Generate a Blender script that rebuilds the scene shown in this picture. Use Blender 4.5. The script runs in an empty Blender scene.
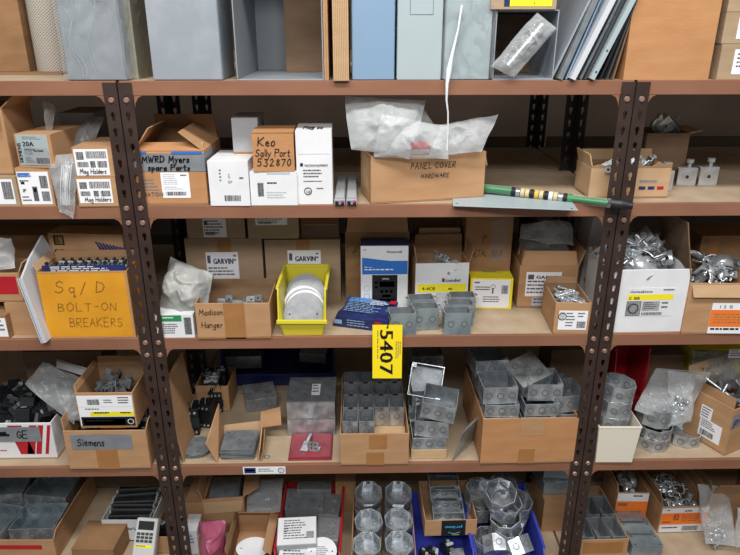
import bpy, math, random
from mathutils import Vector, Matrix, noise
R = math.radians
rnd = random.Random(7)
SC = bpy.context.scene
COL = SC.collection

# ------------------------------------------------------------------ camera
FPX, PIT, YAW, CZ, D0 = 647.17, 0.37107, 0.01912, 1.75, 1.6105
cy_, sy_, cp_, sp_ = math.cos(YAW), math.sin(YAW), math.cos(PIT), math.sin(PIT)
CR_ = Vector((cy_, -sy_, 0)); CF_ = Vector((sy_*cp_, cy_*cp_, -sp_)); CU_ = Vector((sy_*sp_, cy_*sp_, cp_))
CAM = Vector((0, 0, CZ))
cd = bpy.data.cameras.new('camera'); cam = bpy.data.objects.new('camera', cd); COL.objects.link(cam)
cd.sensor_width = 36; cd.lens = 36*FPX/740; cd.clip_start = .02; cd.clip_end = 60
m3 = Matrix((CR_, CU_, -CF_)).transposed()
cam.matrix_world = Matrix.Translation(CAM) @ m3.to_4x4()
SC.camera = cam

def ray(px, py): return CR_*((px-370)/FPX) + CU_*(-(py-277.5)/FPX) + CF_
def at_y(px, py, Y):
    r = ray(px, py); return CAM + r*(Y/r.y)
def at_z(px, py, z):
    r = ray(px, py); return CAM + r*((z-CZ)/r.z)
def x_at(px, Y, z):
    X = 0.
    for _ in range(4):
        yy = sy_*X + cy_*Y
        X = ((px-370)/FPX*(cp_*yy - sp_*(z-CZ)) + sy_*Y)/cy_
    return X
def z_at(py, X, Y):
    t = -(py-277.5)/FPX; yy = sy_*X + cy_*Y
    return CZ + yy*(t*cp_ - sp_)/(cp_ + t*sp_)
ZA, ZB, ZC, ZD = [at_y(370, y, D0).z for y in (80.5, 204.8, 336.6, 464)]
ZE = ZD - .405

# ------------------------------------------------------------------ materials
M = {}
def lin(h):
    h = h.lstrip('#'); c = [int(h[i:i+2], 16)/255 for i in (0, 2, 4)]
    return [x/12.92 if x <= .04045 else ((x+.055)/1.055)**2.4 for x in c]
def mat(name, hexc, rough=.6, metal=0., hex2=None, ns=30., stretch=(1, 1, 1), bump=0., bs=None, amt=(.35, .7), spec=.4, det=4., trans=0.):
    m = bpy.data.materials.new(name); m.use_nodes = True; M[name] = m
    nt = m.node_tree; b = nt.nodes['Principled BSDF']
    b.inputs['Roughness'].default_value = rough; b.inputs['Metallic'].default_value = metal
    b.inputs['Specular IOR Level'].default_value = spec
    b.inputs['Base Color'].default_value = (*lin(hexc), 1)
    if hex2 or bump:
        tc = nt.nodes.new('ShaderNodeTexCoord'); mp = nt.nodes.new('ShaderNodeMapping')
        mp.inputs['Scale'].default_value = stretch
        nt.links.new(tc.outputs['Object'], mp.inputs['Vector'])
    if hex2:
        n = nt.nodes.new('ShaderNodeTexNoise'); n.inputs['Scale'].default_value = ns; n.inputs['Detail'].default_value = det
        nt.links.new(mp.outputs[0], n.inputs['Vector'])
        r = nt.nodes.new('ShaderNodeValToRGB')
        r.color_ramp.elements[0].position = amt[0]; r.color_ramp.elements[1].position = amt[1]
        r.color_ramp.elements[0].color = (*lin(hexc), 1); r.color_ramp.elements[1].color = (*lin(hex2), 1)
        nt.links.new(n.outputs['Fac'], r.inputs['Fac']); nt.links.new(r.outputs['Color'], b.inputs['Base Color'])
    if bump:
        n2 = nt.nodes.new('ShaderNodeTexNoise'); n2.inputs['Scale'].default_value = bs or ns*2; n2.inputs['Detail'].default_value = 3
        nt.links.new(mp.outputs[0], n2.inputs['Vector'])
        bp = nt.nodes.new('ShaderNodeBump'); bp.inputs['Strength'].default_value = bump; bp.inputs['Distance'].default_value = .004
        nt.links.new(n2.outputs['Fac'], bp.inputs['Height']); nt.links.new(bp.outputs[0], b.inputs['Normal'])
    return m
def plastic(name, hexc, alpha, rough=.15, bump=.5, bs=22.):
    m = bpy.data.materials.new(name); m.use_nodes = True; M[name] = m
    nt = m.node_tree; nt.nodes.clear()
    out = nt.nodes.new('ShaderNodeOutputMaterial')
    pr = nt.nodes.new('ShaderNodeBsdfPrincipled'); pr.inputs['Base Color'].default_value = (*lin(hexc), 1)
    pr.inputs['Roughness'].default_value = rough; pr.inputs['Specular IOR Level'].default_value = .8
    tr = nt.nodes.new('ShaderNodeBsdfTransparent'); mx = nt.nodes.new('ShaderNodeMixShader')
    lw = nt.nodes.new('ShaderNodeLayerWeight'); lw.inputs['Blend'].default_value = .35
    tc = nt.nodes.new('ShaderNodeTexCoord')
    n = nt.nodes.new('ShaderNodeTexNoise'); n.inputs['Scale'].default_value = bs; n.inputs['Detail'].default_value = 4; n.inputs['Distortion'].default_value = 1.2
    nt.links.new(tc.outputs['Object'], n.inputs['Vector'])
    bp = nt.nodes.new('ShaderNodeBump'); bp.inputs['Strength'].default_value = bump; bp.inputs['Distance'].default_value = .012
    nt.links.new(n.outputs['Fac'], bp.inputs['Height']); nt.links.new(bp.outputs[0], pr.inputs['Normal']); nt.links.new(bp.outputs[0], lw.inputs['Normal'])
    a = nt.nodes.new('ShaderNodeMath'); a.operation = 'MULTIPLY_ADD'; a.inputs[1].default_value = .55; a.inputs[2].default_value = alpha; a.use_clamp = True
    nt.links.new(lw.outputs['Facing'], a.inputs[0]); nt.links.new(a.outputs[0], mx.inputs[0])
    nt.links.new(tr.outputs[0], mx.inputs[1]); nt.links.new(pr.outputs[0], mx.inputs[2]); nt.links.new(mx.outputs[0], out.inputs[0])
    return m
# cardboards: fibres run across the sheet
KR = dict(rough=.85, spec=.15, ns=9., stretch=(1, 1, 3.5), bump=.12, bs=60.)
mat('kraft', '#b8906b', hex2='#ab8460', **KR); mat('kraft_light', '#c1a17e', hex2='#b59471', **KR)
mat('kraft_dark', '#9c7857', hex2='#876748', **KR); mat('kraft_pale', '#ab947a', hex2='#9d866b', **KR)
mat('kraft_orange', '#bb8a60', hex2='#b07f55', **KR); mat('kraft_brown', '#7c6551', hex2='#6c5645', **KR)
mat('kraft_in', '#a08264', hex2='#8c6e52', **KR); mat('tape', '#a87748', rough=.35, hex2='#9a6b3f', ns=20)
mat('white_card', '#e3e4e6', rough=.7, hex2='#d6d7da', ns=12); mat('paper', '#ededf0', rough=.7)
mat('gray_card', '#a9abae', rough=.8, hex2='#9a9ca0', ns=8)
mat('ink', '#151518', rough=.6); mat('softink', '#55585e', rough=.7); mat('palegrey', '#b9bcc2', rough=.7); mat('faint', '#8a6c4c', rough=.8); mat('pencil', '#7d5c25', rough=.8)
mat('tape_gray', '#84878c', rough=.5, hex2='#75787d', ns=25)
mat('orange', '#f07a28', rough=.6); mat('yellow', '#f0e02c', rough=.55); mat('blue', '#2f6fc0', rough=.5); mat('navy', '#20264f', rough=.5, hex2='#2c3a78', ns=14)
mat('cyan', '#3fb4d8', rough=.5); mat('red', '#b8202c', rough=.5, hex2='#a41a26', ns=10); mat('green', '#2a8a50', rough=.5); mat('magenta', '#c03080')
mat('tag_yellow', '#f6dc1c', rough=.5); mat('amber_card', '#dc9a22', rough=.75, hex2='#c98818', ns=9, bump=.2)
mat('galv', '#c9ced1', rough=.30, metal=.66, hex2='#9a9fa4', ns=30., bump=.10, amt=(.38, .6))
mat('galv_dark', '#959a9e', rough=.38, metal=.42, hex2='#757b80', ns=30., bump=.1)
mat('galv_bright', '#d3d7da', rough=.24, metal=.55, hex2='#aeb4b9', ns=40.)
mat('galv_blue', '#aebabe', rough=.30, metal=.6, hex2='#84929a', ns=22.)
mat('beige_steel', '#b3ae9c', rough=.45, metal=.5, hex2='#a09b88', ns=30.)
mat('cast', '#8f9194', rough=.55, metal=.45, hex2='#7f8184', ns=40., bump=.2)
mat('cavity', '#2e3133', rough=.8); mat('groove', '#757a7f', rough=.4, metal=.4)
mat('beam_paint', '#91664f', rough=.5, hex2='#825843', ns=14., stretch=(.4, 1, 1), bump=.08, amt=(.3, .75))
mat('post_paint', '#3e2e29', rough=.45, hex2='#32241f', ns=18., bump=.1)
mat('board', '#b7a389', rough=.8, hex2='#a38e75', ns=16., bump=.12, bs=120., amt=(.3, .8), det=8.)
mat('rear_paint', '#2a2426', rough=.5); mat('bolt_metal', '#b28f80', rough=.4, metal=.6)
mat('enc_gray', '#8e9499', rough=.5, hex2='#858b91', ns=6.); mat('enc_blue', '#7f9ab4', rough=.4, hex2='#7b95ae', ns=4.)
mat('enc_green', '#a6b3b6', rough=.45, hex2='#9dabae', ns=5.); mat('enc_dusty', '#8c939a', rough=.6, hex2='#a0a5aa', ns=12., amt=(.45, .8))
mat('bin_yellow', '#d9cb3a', rough=.4); mat('bin_blue', '#3d48b2', rough=.4, hex2='#3640a0', ns=6); mat('bin_blue_shaded', '#27336f', rough=.45); mat('bin_red', '#a81f2b', rough=.4)  # the rear bin's blue is darkened to stand for shade
mat('bin_white', '#e4dccb', rough=.4); mat('black', '#18191b', rough=.45, hex2='#242527', ns=40); mat('dark_gray', '#3c3f42', rough=.5)
mat('breaker', '#1d1f22', rough=.4); mat('breaker_gray', '#565b5e', rough=.5); mat('lcd', '#9ad0dc', rough=.3); mat('device', '#c3c5c3', rough=.5)
mat('pinkbag', '#a8566e', rough=.35, hex2='#8a3f58', ns=14., bump=.5); mat('red_pack', '#963843', rough=.35, hex2='#7c2c38', ns=16., bump=.3)
mat('wood', '#cbb088', rough=.8, hex2='#b99c72', ns=12., stretch=(1, 6, 6)); mat('wall_dark', '#45362c', rough=.9, hex2='#372a22', ns=3.)
mat('concrete', '#77746f', rough=.9, hex2='#6a6762', ns=5.); mat('tube_green', '#1c7a3c', rough=.3); mat('tan_cord', '#cbb98c')
mat('silver_bag', '#a8a8a4', rough=.45, hex2='#8b8c8a', ns=11., bump=.5, bs=30.)
mat('off_white_sheet', '#c9ccd2', rough=.5, hex2='#bfc3ca', ns=5.); mat('string', '#dfe3e6', rough=.5); mat('wax', '#d4b04a')
plastic('poly_clear', '#d8dcde', .22); plastic('poly_milky', '#e3e6e8', .30, rough=.3, bump=.6, bs=16.); plastic('poly_gray', '#a6a9ab', .34, rough=.3)
plastic('film', '#c7ccd0', .05, rough=.15, bump=.35, bs=9.)
# lattice: white diamonds over tan, as the packing net has
def lattice_mat(name, c1, c2, sc):
    m = mat(name, c1, rough=.8); nt = m.node_tree; b = nt.nodes['Principled BSDF']
    tc = nt.nodes.new('ShaderNodeTexCoord'); mp = nt.nodes.new('ShaderNodeMapping'); mp.inputs['Rotation'].default_value = (0, R(45), 0)
    nt.links.new(tc.outputs['Object'], mp.inputs[0])
    w = []
    for ax in ('X', 'Z'):
        n = nt.nodes.new('ShaderNodeTexWave'); n.bands_direction = ax; n.inputs['Scale'].default_value = sc; nt.links.new(mp.outputs[0], n.inputs[0]); w.append(n)
    mx = nt.nodes.new('ShaderNodeMath'); mx.operation = 'MAXIMUM'
    nt.links.new(w[0].outputs['Fac'], mx.inputs[0]); nt.links.new(w[1].outputs['Fac'], mx.inputs[1])
    r = nt.nodes.new('ShaderNodeValToRGB'); r.color_ramp.elements[0].position = .6; r.color_ramp.elements[1].position = .85
    r.color_ramp.elements[0].color = (*lin(c2), 1); r.color_ramp.elements[1].color = (*lin(c1), 1)
    nt.links.new(mx.outputs[0], r.inputs[0]); nt.links.new(r.outputs[0], b.inputs['Base Color'])
lattice_mat('net', '#b9b4ab', '#84766a', 55.); lattice_mat('rail_mesh', '#85766a', '#3c322c', 70.)

# ------------------------------------------------------------------ mesh builder
class MB:
    def __init__(s): s.v = []; s.f = []; s.m = []; s.names = []; s.smooth = []
    def mi(s, n):
        if n not in s.names: s.names.append(n)
        return s.names.index(n)
    def add(s, vs, fs, mt, T=None, smooth=False):
        o = len(s.v); k = s.mi(mt)
        s.v += [tuple(T @ Vector(p)) if T is not None else tuple(p) for p in vs]
        for f in fs: s.f.append([o+i for i in f]); s.m.append(k); s.smooth.append(smooth)
        return s
    def box(s, lo, hi, mt, T=None):
        x0, y0, z0 = lo; x1, y1, z1 = hi
        return s.add([(x0, y0, z0), (x1, y0, z0), (x1, y1, z0), (x0, y1, z0), (x0, y0, z1), (x1, y0, z1), (x1, y1, z1), (x0, y1, z1)],
              [(0, 3, 2, 1), (4, 5, 6, 7), (0, 1, 5, 4), (1, 2, 6, 5), (2, 3, 7, 6), (3, 0, 4, 7)], mt, T)
    def slab(s, O, U, V, N, t, mt):     # parallelogram O,U,V thickened by N*t
        O, U, V, N = map(Vector, (O, U, V, N)); n = N*t
        p = [O, O+U, O+U+V, O+V]; q = [a+n for a in p]
        return s.add(p+q, [(0, 3, 2, 1), (4, 5, 6, 7), (0, 1, 5, 4), (1, 2, 6, 5), (2, 3, 7, 6), (3, 0, 4, 7)], mt)
    def prism(s, poly, z0, z1, mt, T=None, smooth=False):
        n = len(poly)
        vs = [(x, y, z0) for x, y in poly]+[(x, y, z1) for x, y in poly]
        s.add(vs, [tuple(reversed(range(n))), tuple(range(n, 2*n))], mt, T)
        return s.add(vs, [(i, (i+1) % n, n+(i+1) % n, n+i) for i in range(n)], mt, T, smooth)
    def cyl(s, a, b, r, mt, n=14, r2=None, caps=True):
        a, b = Vector(a), Vector(b); d = (b-a).normalized(); u = d.orthogonal().normalized(); w = d.cross(u); r2 = r if r2 is None else r2
        vs = []
        for p, q in ((a, r), (b, r2)):
            vs += [p+u*(q*math.cos(2*math.pi*i/n))+w*(q*math.sin(2*math.pi*i/n)) for i in range(n)]
        s.add(vs, [(i, (i+1) % n, n+(i+1) % n, n+i) for i in range(n)], mt, None, True)
        if caps: s.add(vs, [tuple(reversed(range(n))), tuple(range(n, 2*n))], mt)
        return s
    def tube(s, pts, r, mt, n=8):
        pts = [Vector(p) for p in pts]; vs = []; u = None
        for i, p in enumerate(pts):
            d = (pts[min(i+1, len(pts)-1)]-pts[max(i-1, 0)]).normalized()
            if u is None: u = d.orthogonal().normalized()
            u = (u-d*u.dot(d)).normalized(); w = d.cross(u)
            rr = r[i] if isinstance(r, (list, tuple)) else r
            vs += [p+u*(rr*math.cos(2*math.pi*k/n))+w*(rr*math.sin(2*math.pi*k/n)) for k in range(n)]
        fs = [(i*n+k, i*n+(k+1) % n, (i+1)*n+(k+1) % n, (i+1)*n+k) for i in range(len(pts)-1) for k in range(n)]
        s.add(vs, fs, mt, None, True); L = len(pts)*n
        return s.add(vs, [tuple(reversed(range(n))), tuple(range(L-n, L))], mt)
    def ring(s, c, N, r0, r1, mt, off=.0005, n=14):   # flat annulus facing N
        c, N = Vector(c), Vector(N).normalized(); u = N.orthogonal().normalized(); w = N.cross(u); c = c+N*off
        vs = []
        for q in (r0, r1): vs += [c+u*(q*math.cos(2*math.pi*i/n))+w*(q*math.sin(2*math.pi*i/n)) for i in range(n)]
        if r0 <= 0: return s.add(vs[n:], [tuple(range(n))], mt)
        return s.add(vs, [(i, n+i, n+(i+1) % n, (i+1) % n) for i in range(n)], mt)
    def build(s, name, parent=None, bevel=0., loc=None, rot=None):
        me = bpy.data.meshes.new(name); me.from_pydata(s.v, [], s.f)
        for n in s.names: me.materials.append(M[n])
        me.polygons.foreach_set('material_index', s.m); me.polygons.foreach_set('use_smooth', s.smooth); me.update()
        o = bpy.data.objects.new(name, me); COL.objects.link(o); o.parent = parent
        if bevel:
            b = o.modifiers.new('edge', 'BEVEL'); b.width = bevel; b.segments = 2; b.limit_method = 'ANGLE'; b.angle_limit = R(50)
        if loc is not None: o.location = loc
        if rot is not None: o.rotation_euler = rot
        return o

def tag(o, label, cat, group=None, kind=None):
    if label: o['label'] = label
    if cat: o['category'] = cat
    if group: o['group'] = group
    if kind: o['kind'] = kind
    return o
def thing(name, label, cat, loc=(0, 0, 0), rot=(0, 0, 0), group=None):
    o = bpy.data.objects.new(name, None); COL.objects.link(o); o.empty_display_size = .03
    o.location = loc; o.rotation_euler = rot
    return tag(o, label, cat, group)
def dup(root, loc, rot, label=None, group=None, scale=None):
    r = root.copy(); COL.objects.link(r); r.location = loc; r.rotation_euler = rot
    if scale: r.scale = scale if hasattr(scale, '__len__') else (scale,)*3
    if label: r['label'] = label
    if group: r['group'] = group
    for ch in list(root.children):
        c = ch.copy(); COL.objects.link(c); c.parent = r
        for g in list(ch.children):
            q = g.copy(); COL.objects.link(q); q.parent = c
    return r
class Pool:
    """first placing moves the first one itself, later ones are copies"""
    def __init__(s, root): s.root = root; s.used = False
    def put(s, loc, rot, label=None, group=None, scale=None):
        if s.used: return dup(s.root, loc, rot, label, group, scale)
        s.used = True; r = s.root; r.location = loc; r.rotation_euler = rot
        if scale: r.scale = scale if hasattr(scale, '__len__') else (scale,)*3
        if label: r['label'] = label
        if group: r['group'] = group
        return r

# ------------------------------------------------------------------ lettering
_gl = {}
def glyph(ch):
    if ch not in _gl:
        cu = bpy.data.curves.new('g', 'FONT'); cu.body = ch; cu.size = 1; cu.resolution_u = 2; cu.fill_mode = 'FRONT'
        ob = bpy.data.objects.new('g', cu); me = bpy.data.meshes.new_from_object(ob)
        vs = [(v.co.x, v.co.y) for v in me.vertices]; fs = [tuple(p.vertices) for p in me.polygons]
        wd = (max(v[0] for v in vs)+.07) if vs else .3
        bpy.data.objects.remove(ob); bpy.data.curves.remove(cu); bpy.data.meshes.remove(me); _gl[ch] = (vs, fs, wd)
    return _gl[ch]
def printed(mb, s, O, U, V, N, size, mt, bold=0.):   # O = baseline start, U along, V = up
    O, U, V, N = map(Vector, (O, U, V, N)); x = 0
    for ch in s:
        if ch == ' ': x += .32*size; continue
        vs, fs, wd = glyph(ch)
        for dx in ((0, bold, -bold) if bold else (0,)):
            mb.add([O+U*(x+a*size+dx*size)+V*(b*size)+N*(.0001*(dx != 0)) for a, b in vs], fs, mt)
        x += wd*size
    return x
HW = {  # one-line pen letters: x,y in cap heights
'A': '0,0 .35,1 .7,0;.12,.4 .6,.42', 'B': '0,0 0,1 .5,.9 .5,.6 0,.52 .6,.4 .6,.08 0,0', 'C': '.65,.85 .35,1 .05,.7 .05,.25 .35,0 .65,.15', 'D': '0,0 .05,1 .5,.85 .65,.5 .45,.1 0,0',
'E': '.55,1 0,1 0,0 .6,0;0,.52 .45,.52', 'F': '0,0 0,1 .5,1;0,.5 .4,.5', 'G': '.65,.8 .35,1 .05,.65 .1,.15 .45,0 .68,.2 .68,.45 .35,.45', 'H': '0,0 0,1;.6,1 .6,0;0,.5 .6,.5',
'I': '.1,0 .1,1', 'J': '.5,1 .5,.2 .3,0 .05,.15', 'K': '0,0 0,1;.6,1 0,.45 .6,0', 'L': '0,1 0,0 .55,0', 'M': '0,0 .1,1 .4,.35 .7,1 .8,0', 'N': '0,0 0,1 .6,0 .6,1',
'O': '.35,1 .05,.75 .05,.25 .35,0 .65,.25 .65,.75 .35,1', 'P': '0,0 0,1 .5,.95 .55,.6 0,.5', 'Q': '.35,1 .05,.75 .05,.25 .35,0 .65,.25 .65,.75 .35,1;.4,.3 .75,-.1', 'R': '0,0 0,1 .5,.95 .5,.58 0,.5 .6,0',
'S': '.6,.85 .35,1 .08,.8 .15,.55 .5,.45 .58,.2 .3,0 0,.12', 'T': '0,1 .7,1;.35,1 .35,0', 'U': '0,1 .05,.15 .35,0 .6,.2 .6,1', 'V': '0,1 .3,0 .6,1', 'W': '0,1 .2,0 .4,.7 .6,0 .85,1', 'Y': '0,1 .3,.5 .6,1;.3,.5 .3,0',
'a': '.4,.5 .15,.55 .02,.25 .15,0 .4,.15 .42,.55 .45,0', 'd': '.4,.5 .15,.55 .02,.25 .15,0 .4,.15;.42,1 .45,0', 'e': '.02,.3 .4,.35 .3,.58 .08,.5 .05,.15 .25,0 .45,.1', 'g': '.4,.5 .15,.55 .02,.3 .15,.08 .4,.2;.42,.55 .42,-.25 .15,-.38 0,-.2',
'h': '0,1 0,0;0,.35 .2,.55 .38,.4 .4,0', 'i': '.05,.55 .08,0;.06,.75 .07,.8', 'l': '.05,1 .08,0', 'm': '0,.55 0,0;0,.4 .15,.55 .28,.4 .28,0;.28,.4 .42,.55 .55,.4 .55,0', 'n': '0,.55 0,0;0,.4 .2,.55 .38,.4 .4,0',
'o': '.2,.58 .02,.35 .08,.05 .3,0 .42,.25 .35,.52 .2,.58', 'p': '0,.55 0,-.35;0,.45 .25,.55 .4,.3 .2,.05 0,.12', 'q': '.4,.5 .15,.55 .02,.3 .15,.08 .4,.2;.42,.55 .42,-.35 .55,-.2', 'r': '0,.55 .03,0;.03,.35 .18,.55 .35,.5', 's': '.35,.5 .15,.58 .05,.42 .32,.22 .25,.02 0,.08',
't': '.18,.95 .18,.08 .38,.02;0,.62 .38,.62', 'u': '0,.55 .05,.08 .28,.05 .4,.55;.4,.55 .45,0', 'v': '0,.55 .2,0 .4,.55', 'w': '0,.55 .15,0 .3,.4 .45,0 .6,.55', 'y': '0,.55 .2,.1;.42,.55 .05,-.4',
'0': '.3,1 .05,.6 .1,.15 .35,0 .55,.35 .5,.85 .3,1', '1': '.1,.8 .25,1 .25,0', '2': '.05,.8 .3,1 .5,.75 .05,0 .6,.02', '3': '.05,.95 .5,.95 .25,.58 .52,.35 .35,0 .02,.1', '5': '.55,1 .1,1 .05,.58 .4,.6 .5,.25 .3,0 0,.08', '7': '0,.98 .55,.98 .2,0',
'8': '.3,.52 .08,.75 .3,1 .5,.78 .05,.25 .3,0 .52,.28 .3,.52', '/': '0,-.1 .4,1.1', '-': '.05,.5 .45,.5', '"': '.05,1 .05,.75;.25,1 .25,.75', "'": '.05,1 .02,.8', '.': '.05,0 .1,.03'}
def handwrite(mb, s, O, U, V, N, size, mt, lw=.09, gap=.2, seed=1, slope=0.):
    O, U, V, N = map(Vector, (O, U, V, N)); rr = random.Random(seed); x = 0
    for ch in s:
        if ch == ' ': x += .5*size; continue
        st = HW.get(ch) or HW['o']; k = size*(1+rr.uniform(-.08, .08)); dy = rr.uniform(-.05, .05)*size; mx = 0
        for pl in st.split(';'):
            pts = []
            for p in pl.split():
                a, b = map(float, p.split(',')); mx = max(mx, a)
                pts.append(Vector((x+(a+.12*b)*k+rr.uniform(-.02, .02)*k, b*k+dy+slope*x)))
            for p, q in zip(pts, pts[1:]):
                d = (q-p); L = d.length
                if L < 1e-6: continue
                d /= L; n = Vector((-d.y, d.x))*lw*size*.5; e = d*lw*size*.4
                quad = [p-e-n, q+e-n, q+e+n, p-e+n]
                mb.add([O+U*a.x+V*a.y for a in quad], [(0, 1, 2, 3)], mt)
        x += (mx+gap)*k
    return x

# ------------------------------------------------------------------ faces, labels
def face(w, d, h, which):
    return {'front': ((-w/2, 0, h), (1, 0, 0), (0, 0, -1), (0, -1, 0), w, h), 'left': ((-w/2, d, h), (0, -1, 0), (0, 0, -1), (-1, 0, 0), d, h),
            'right': ((w/2, 0, h), (0, 1, 0), (0, 0, -1), (1, 0, 0), d, h), 'top': ((-w/2, d, h), (1, 0, 0), (0, -1, 0), (0, 0, 1), w, d)}[which]
def patch(mb, F, u0, v0, u1, v1, mt, off=.0006, t=.0005):
    O, U, V, N, fw, fh = F; O, U, V, N = map(Vector, (O, U, V, N))
    mb.slab(O+U*(u0*fw)+V*(v1*fh)+N*(off-t), U*((u1-u0)*fw), -V*((v1-v0)*fh), N, t, mt)
def sub(F, u0, v0, u1, v1, off=.0006):
    O, U, V, N, fw, fh = F; O, U, V, N = map(Vector, (O, U, V, N))
    return (O+U*(u0*fw)+V*(v0*fh)+N*off, U, V, N, (u1-u0)*fw, (v1-v0)*fh)
def items(mb, F, its, seed=1):
    rr = random.Random(seed); O, U, V, N, fw, fh = F; O, U, V, N = map(Vector, (O, U, V, N))
    for it in its:
        k = it[0]
        if k == 'r': patch(mb, F, *it[1:5], it[5], off=.0003, t=.0003)
        elif k == 'b':
            u0, v0, u1, v1 = it[1:5]; x = u0
            while x < u1:
                wdt = rr.uniform(.25, 1)*.03*(u1-u0)*1.4; patch(mb, F, x, v0, min(u1, x+wdt), v1, it[5] if len(it) > 5 else 'ink', off=.0004, t=.0003); x += wdt+rr.uniform(.3, 1)*.03*(u1-u0)*1.2
        elif k == 'l':
            u0, v0, u1, v1, n = it[1:6]; mt = it[6] if len(it) > 6 else 'softink'
            for i in range(n):
                y = v0+(v1-v0)*i/n; hh = (v1-v0)/n*.42; x = u0; e = u0+(u1-u0)*rr.uniform(.6, 1)
                while x < e:
                    q = (u1-u0)*rr.uniform(.05, .16); patch(mb, F, x, y, min(e, x+q), y+hh, mt, off=.0004, t=.0003); x += q+(u1-u0)*.025
        elif k == 't':
            u, v, sz, s, mt = it[1:6]; printed(mb, s, O+U*(u*fw)+V*(v*fh)+N*.0008, U, -V, N, sz*fh, mt, it[6] if len(it) > 6 else 0.)
        elif k == 'h':
            u, v, sz, s, mt = it[1:6]; handwrite(mb, s, O+U*(u*fw)+V*(v*fh)+N*.0011, U, -V, N, sz*fh, mt, *(it[6:] if len(it) > 6 else ()))
        elif k in 'HT':      # fitted between u0 and u1
            u0, v, u1, sz, st, mt = it[1:7]; tmp = MB(); Z = Vector((0, 0, 1)); X = Vector((1, 0, 0)); Y_ = Vector((0, 1, 0)); tmp = MB()
            if k == 'H': handwrite(tmp, st, (0, 0, 0), X, Y_, Z, sz*fh, mt)
            else: printed(tmp, st, (0, 0, 0), X, Y_, Z, sz*fh, mt)
            wd = max(p[0] for p in tmp.v); sx = (u1-u0)*fw/wd; O_ = O+U*(u0*fw)+V*(v*fh)+N*.0011
            if k == 'H': handwrite(mb, st, O_, U*sx, -V, N, sz*fh, mt, *(it[7:] if len(it) > 7 else ()))
            else: printed(mb, st, O_, U*sx, -V, N, sz*fh, mt, it[7] if len(it) > 7 else 0.)
        elif k == 'k':
            u, v, r, mt = it[1:5]; mb.ring(O+U*(u*fw)+V*(v*fh), N, r*fh*.8, r*fh, mt, off=.0008)
def label_on(parent, F, u0, v0, u1, v1, its, base='paper', name='label', desc=None, seed=1, off=.0009):
    mb = MB()
    if base: patch(mb, F, u0, v0, u1, v1, base, off=off, t=.0008)
    items(mb, sub(F, u0, v0, u1, v1, off if base else .0004), its, seed)
    o = mb.build(name, parent)
    if desc: o['label'] = desc
    return o

# ------------------------------------------------------------------ containers placed by where they stand
class Fr:
    """a box's frame: origin front-bottom centre, x right, y to the back, z up"""
    def __init__(s, L, w, d, h, rz, z): s.L = Vector(L); s.w, s.d, s.h, s.rz, s.z = w, d, h, rz, z
    def P(s, x, y, z): return s.L + Matrix.Rotation(s.rz, 3, 'Z') @ Vector((x, y, z))
def base(xl, xr, off, z, yt, d, rz=0., h=None):      # front-bottom corners seen at xl, xr; front sits off behind the shelf front
    Y = D0+off; a = Vector((x_at(xl, Y, z), Y, z)); w = None
    if rz:
        b = a.copy(); t = R(rz)
        lo, hi = 0., 1.
        for _ in range(40):
            w = (lo+hi)/2; q = a+Vector((math.cos(t), math.sin(t), 0))*w
            r = q-CAM; px = 370+FPX*r.dot(CR_)/r.dot(CF_)
            if px < xr: lo = w
            else: hi = w
        b = q
    else: b = Vector((x_at(xr, Y, z), Y, z))
    w = (b-a).length; m = (a+b)/2
    if h is None: h = z_at(yt, a.x, a.y)-z
    return Fr(m, w, d, h, math.atan2(b.y-a.y, b.x-a.x), z)
def rim(xl, yl, xr, yr, yback, z, h, d=None):    # front top corners seen at (xl,yl) (xr,yr), back rim seen at yback
    a = at_z(xl, yl, z+h); b = at_z(xr, yr, z+h); rz = math.atan2(b.y-a.y, b.x-a.x); m = (a+b)/2
    yd = Vector((-math.sin(rz), math.cos(rz), 0))
    if d is None:
        q = at_z((xl+xr)/2, yback, z+h); d = (q.y-m.y)/max(.3, yd.y)
    return Fr((m.x, m.y, z), (b-a).length, d, h, rz, z)
LOG = []
def off_at(px, py, z): return at_z(px, py, z).y-D0
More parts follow.
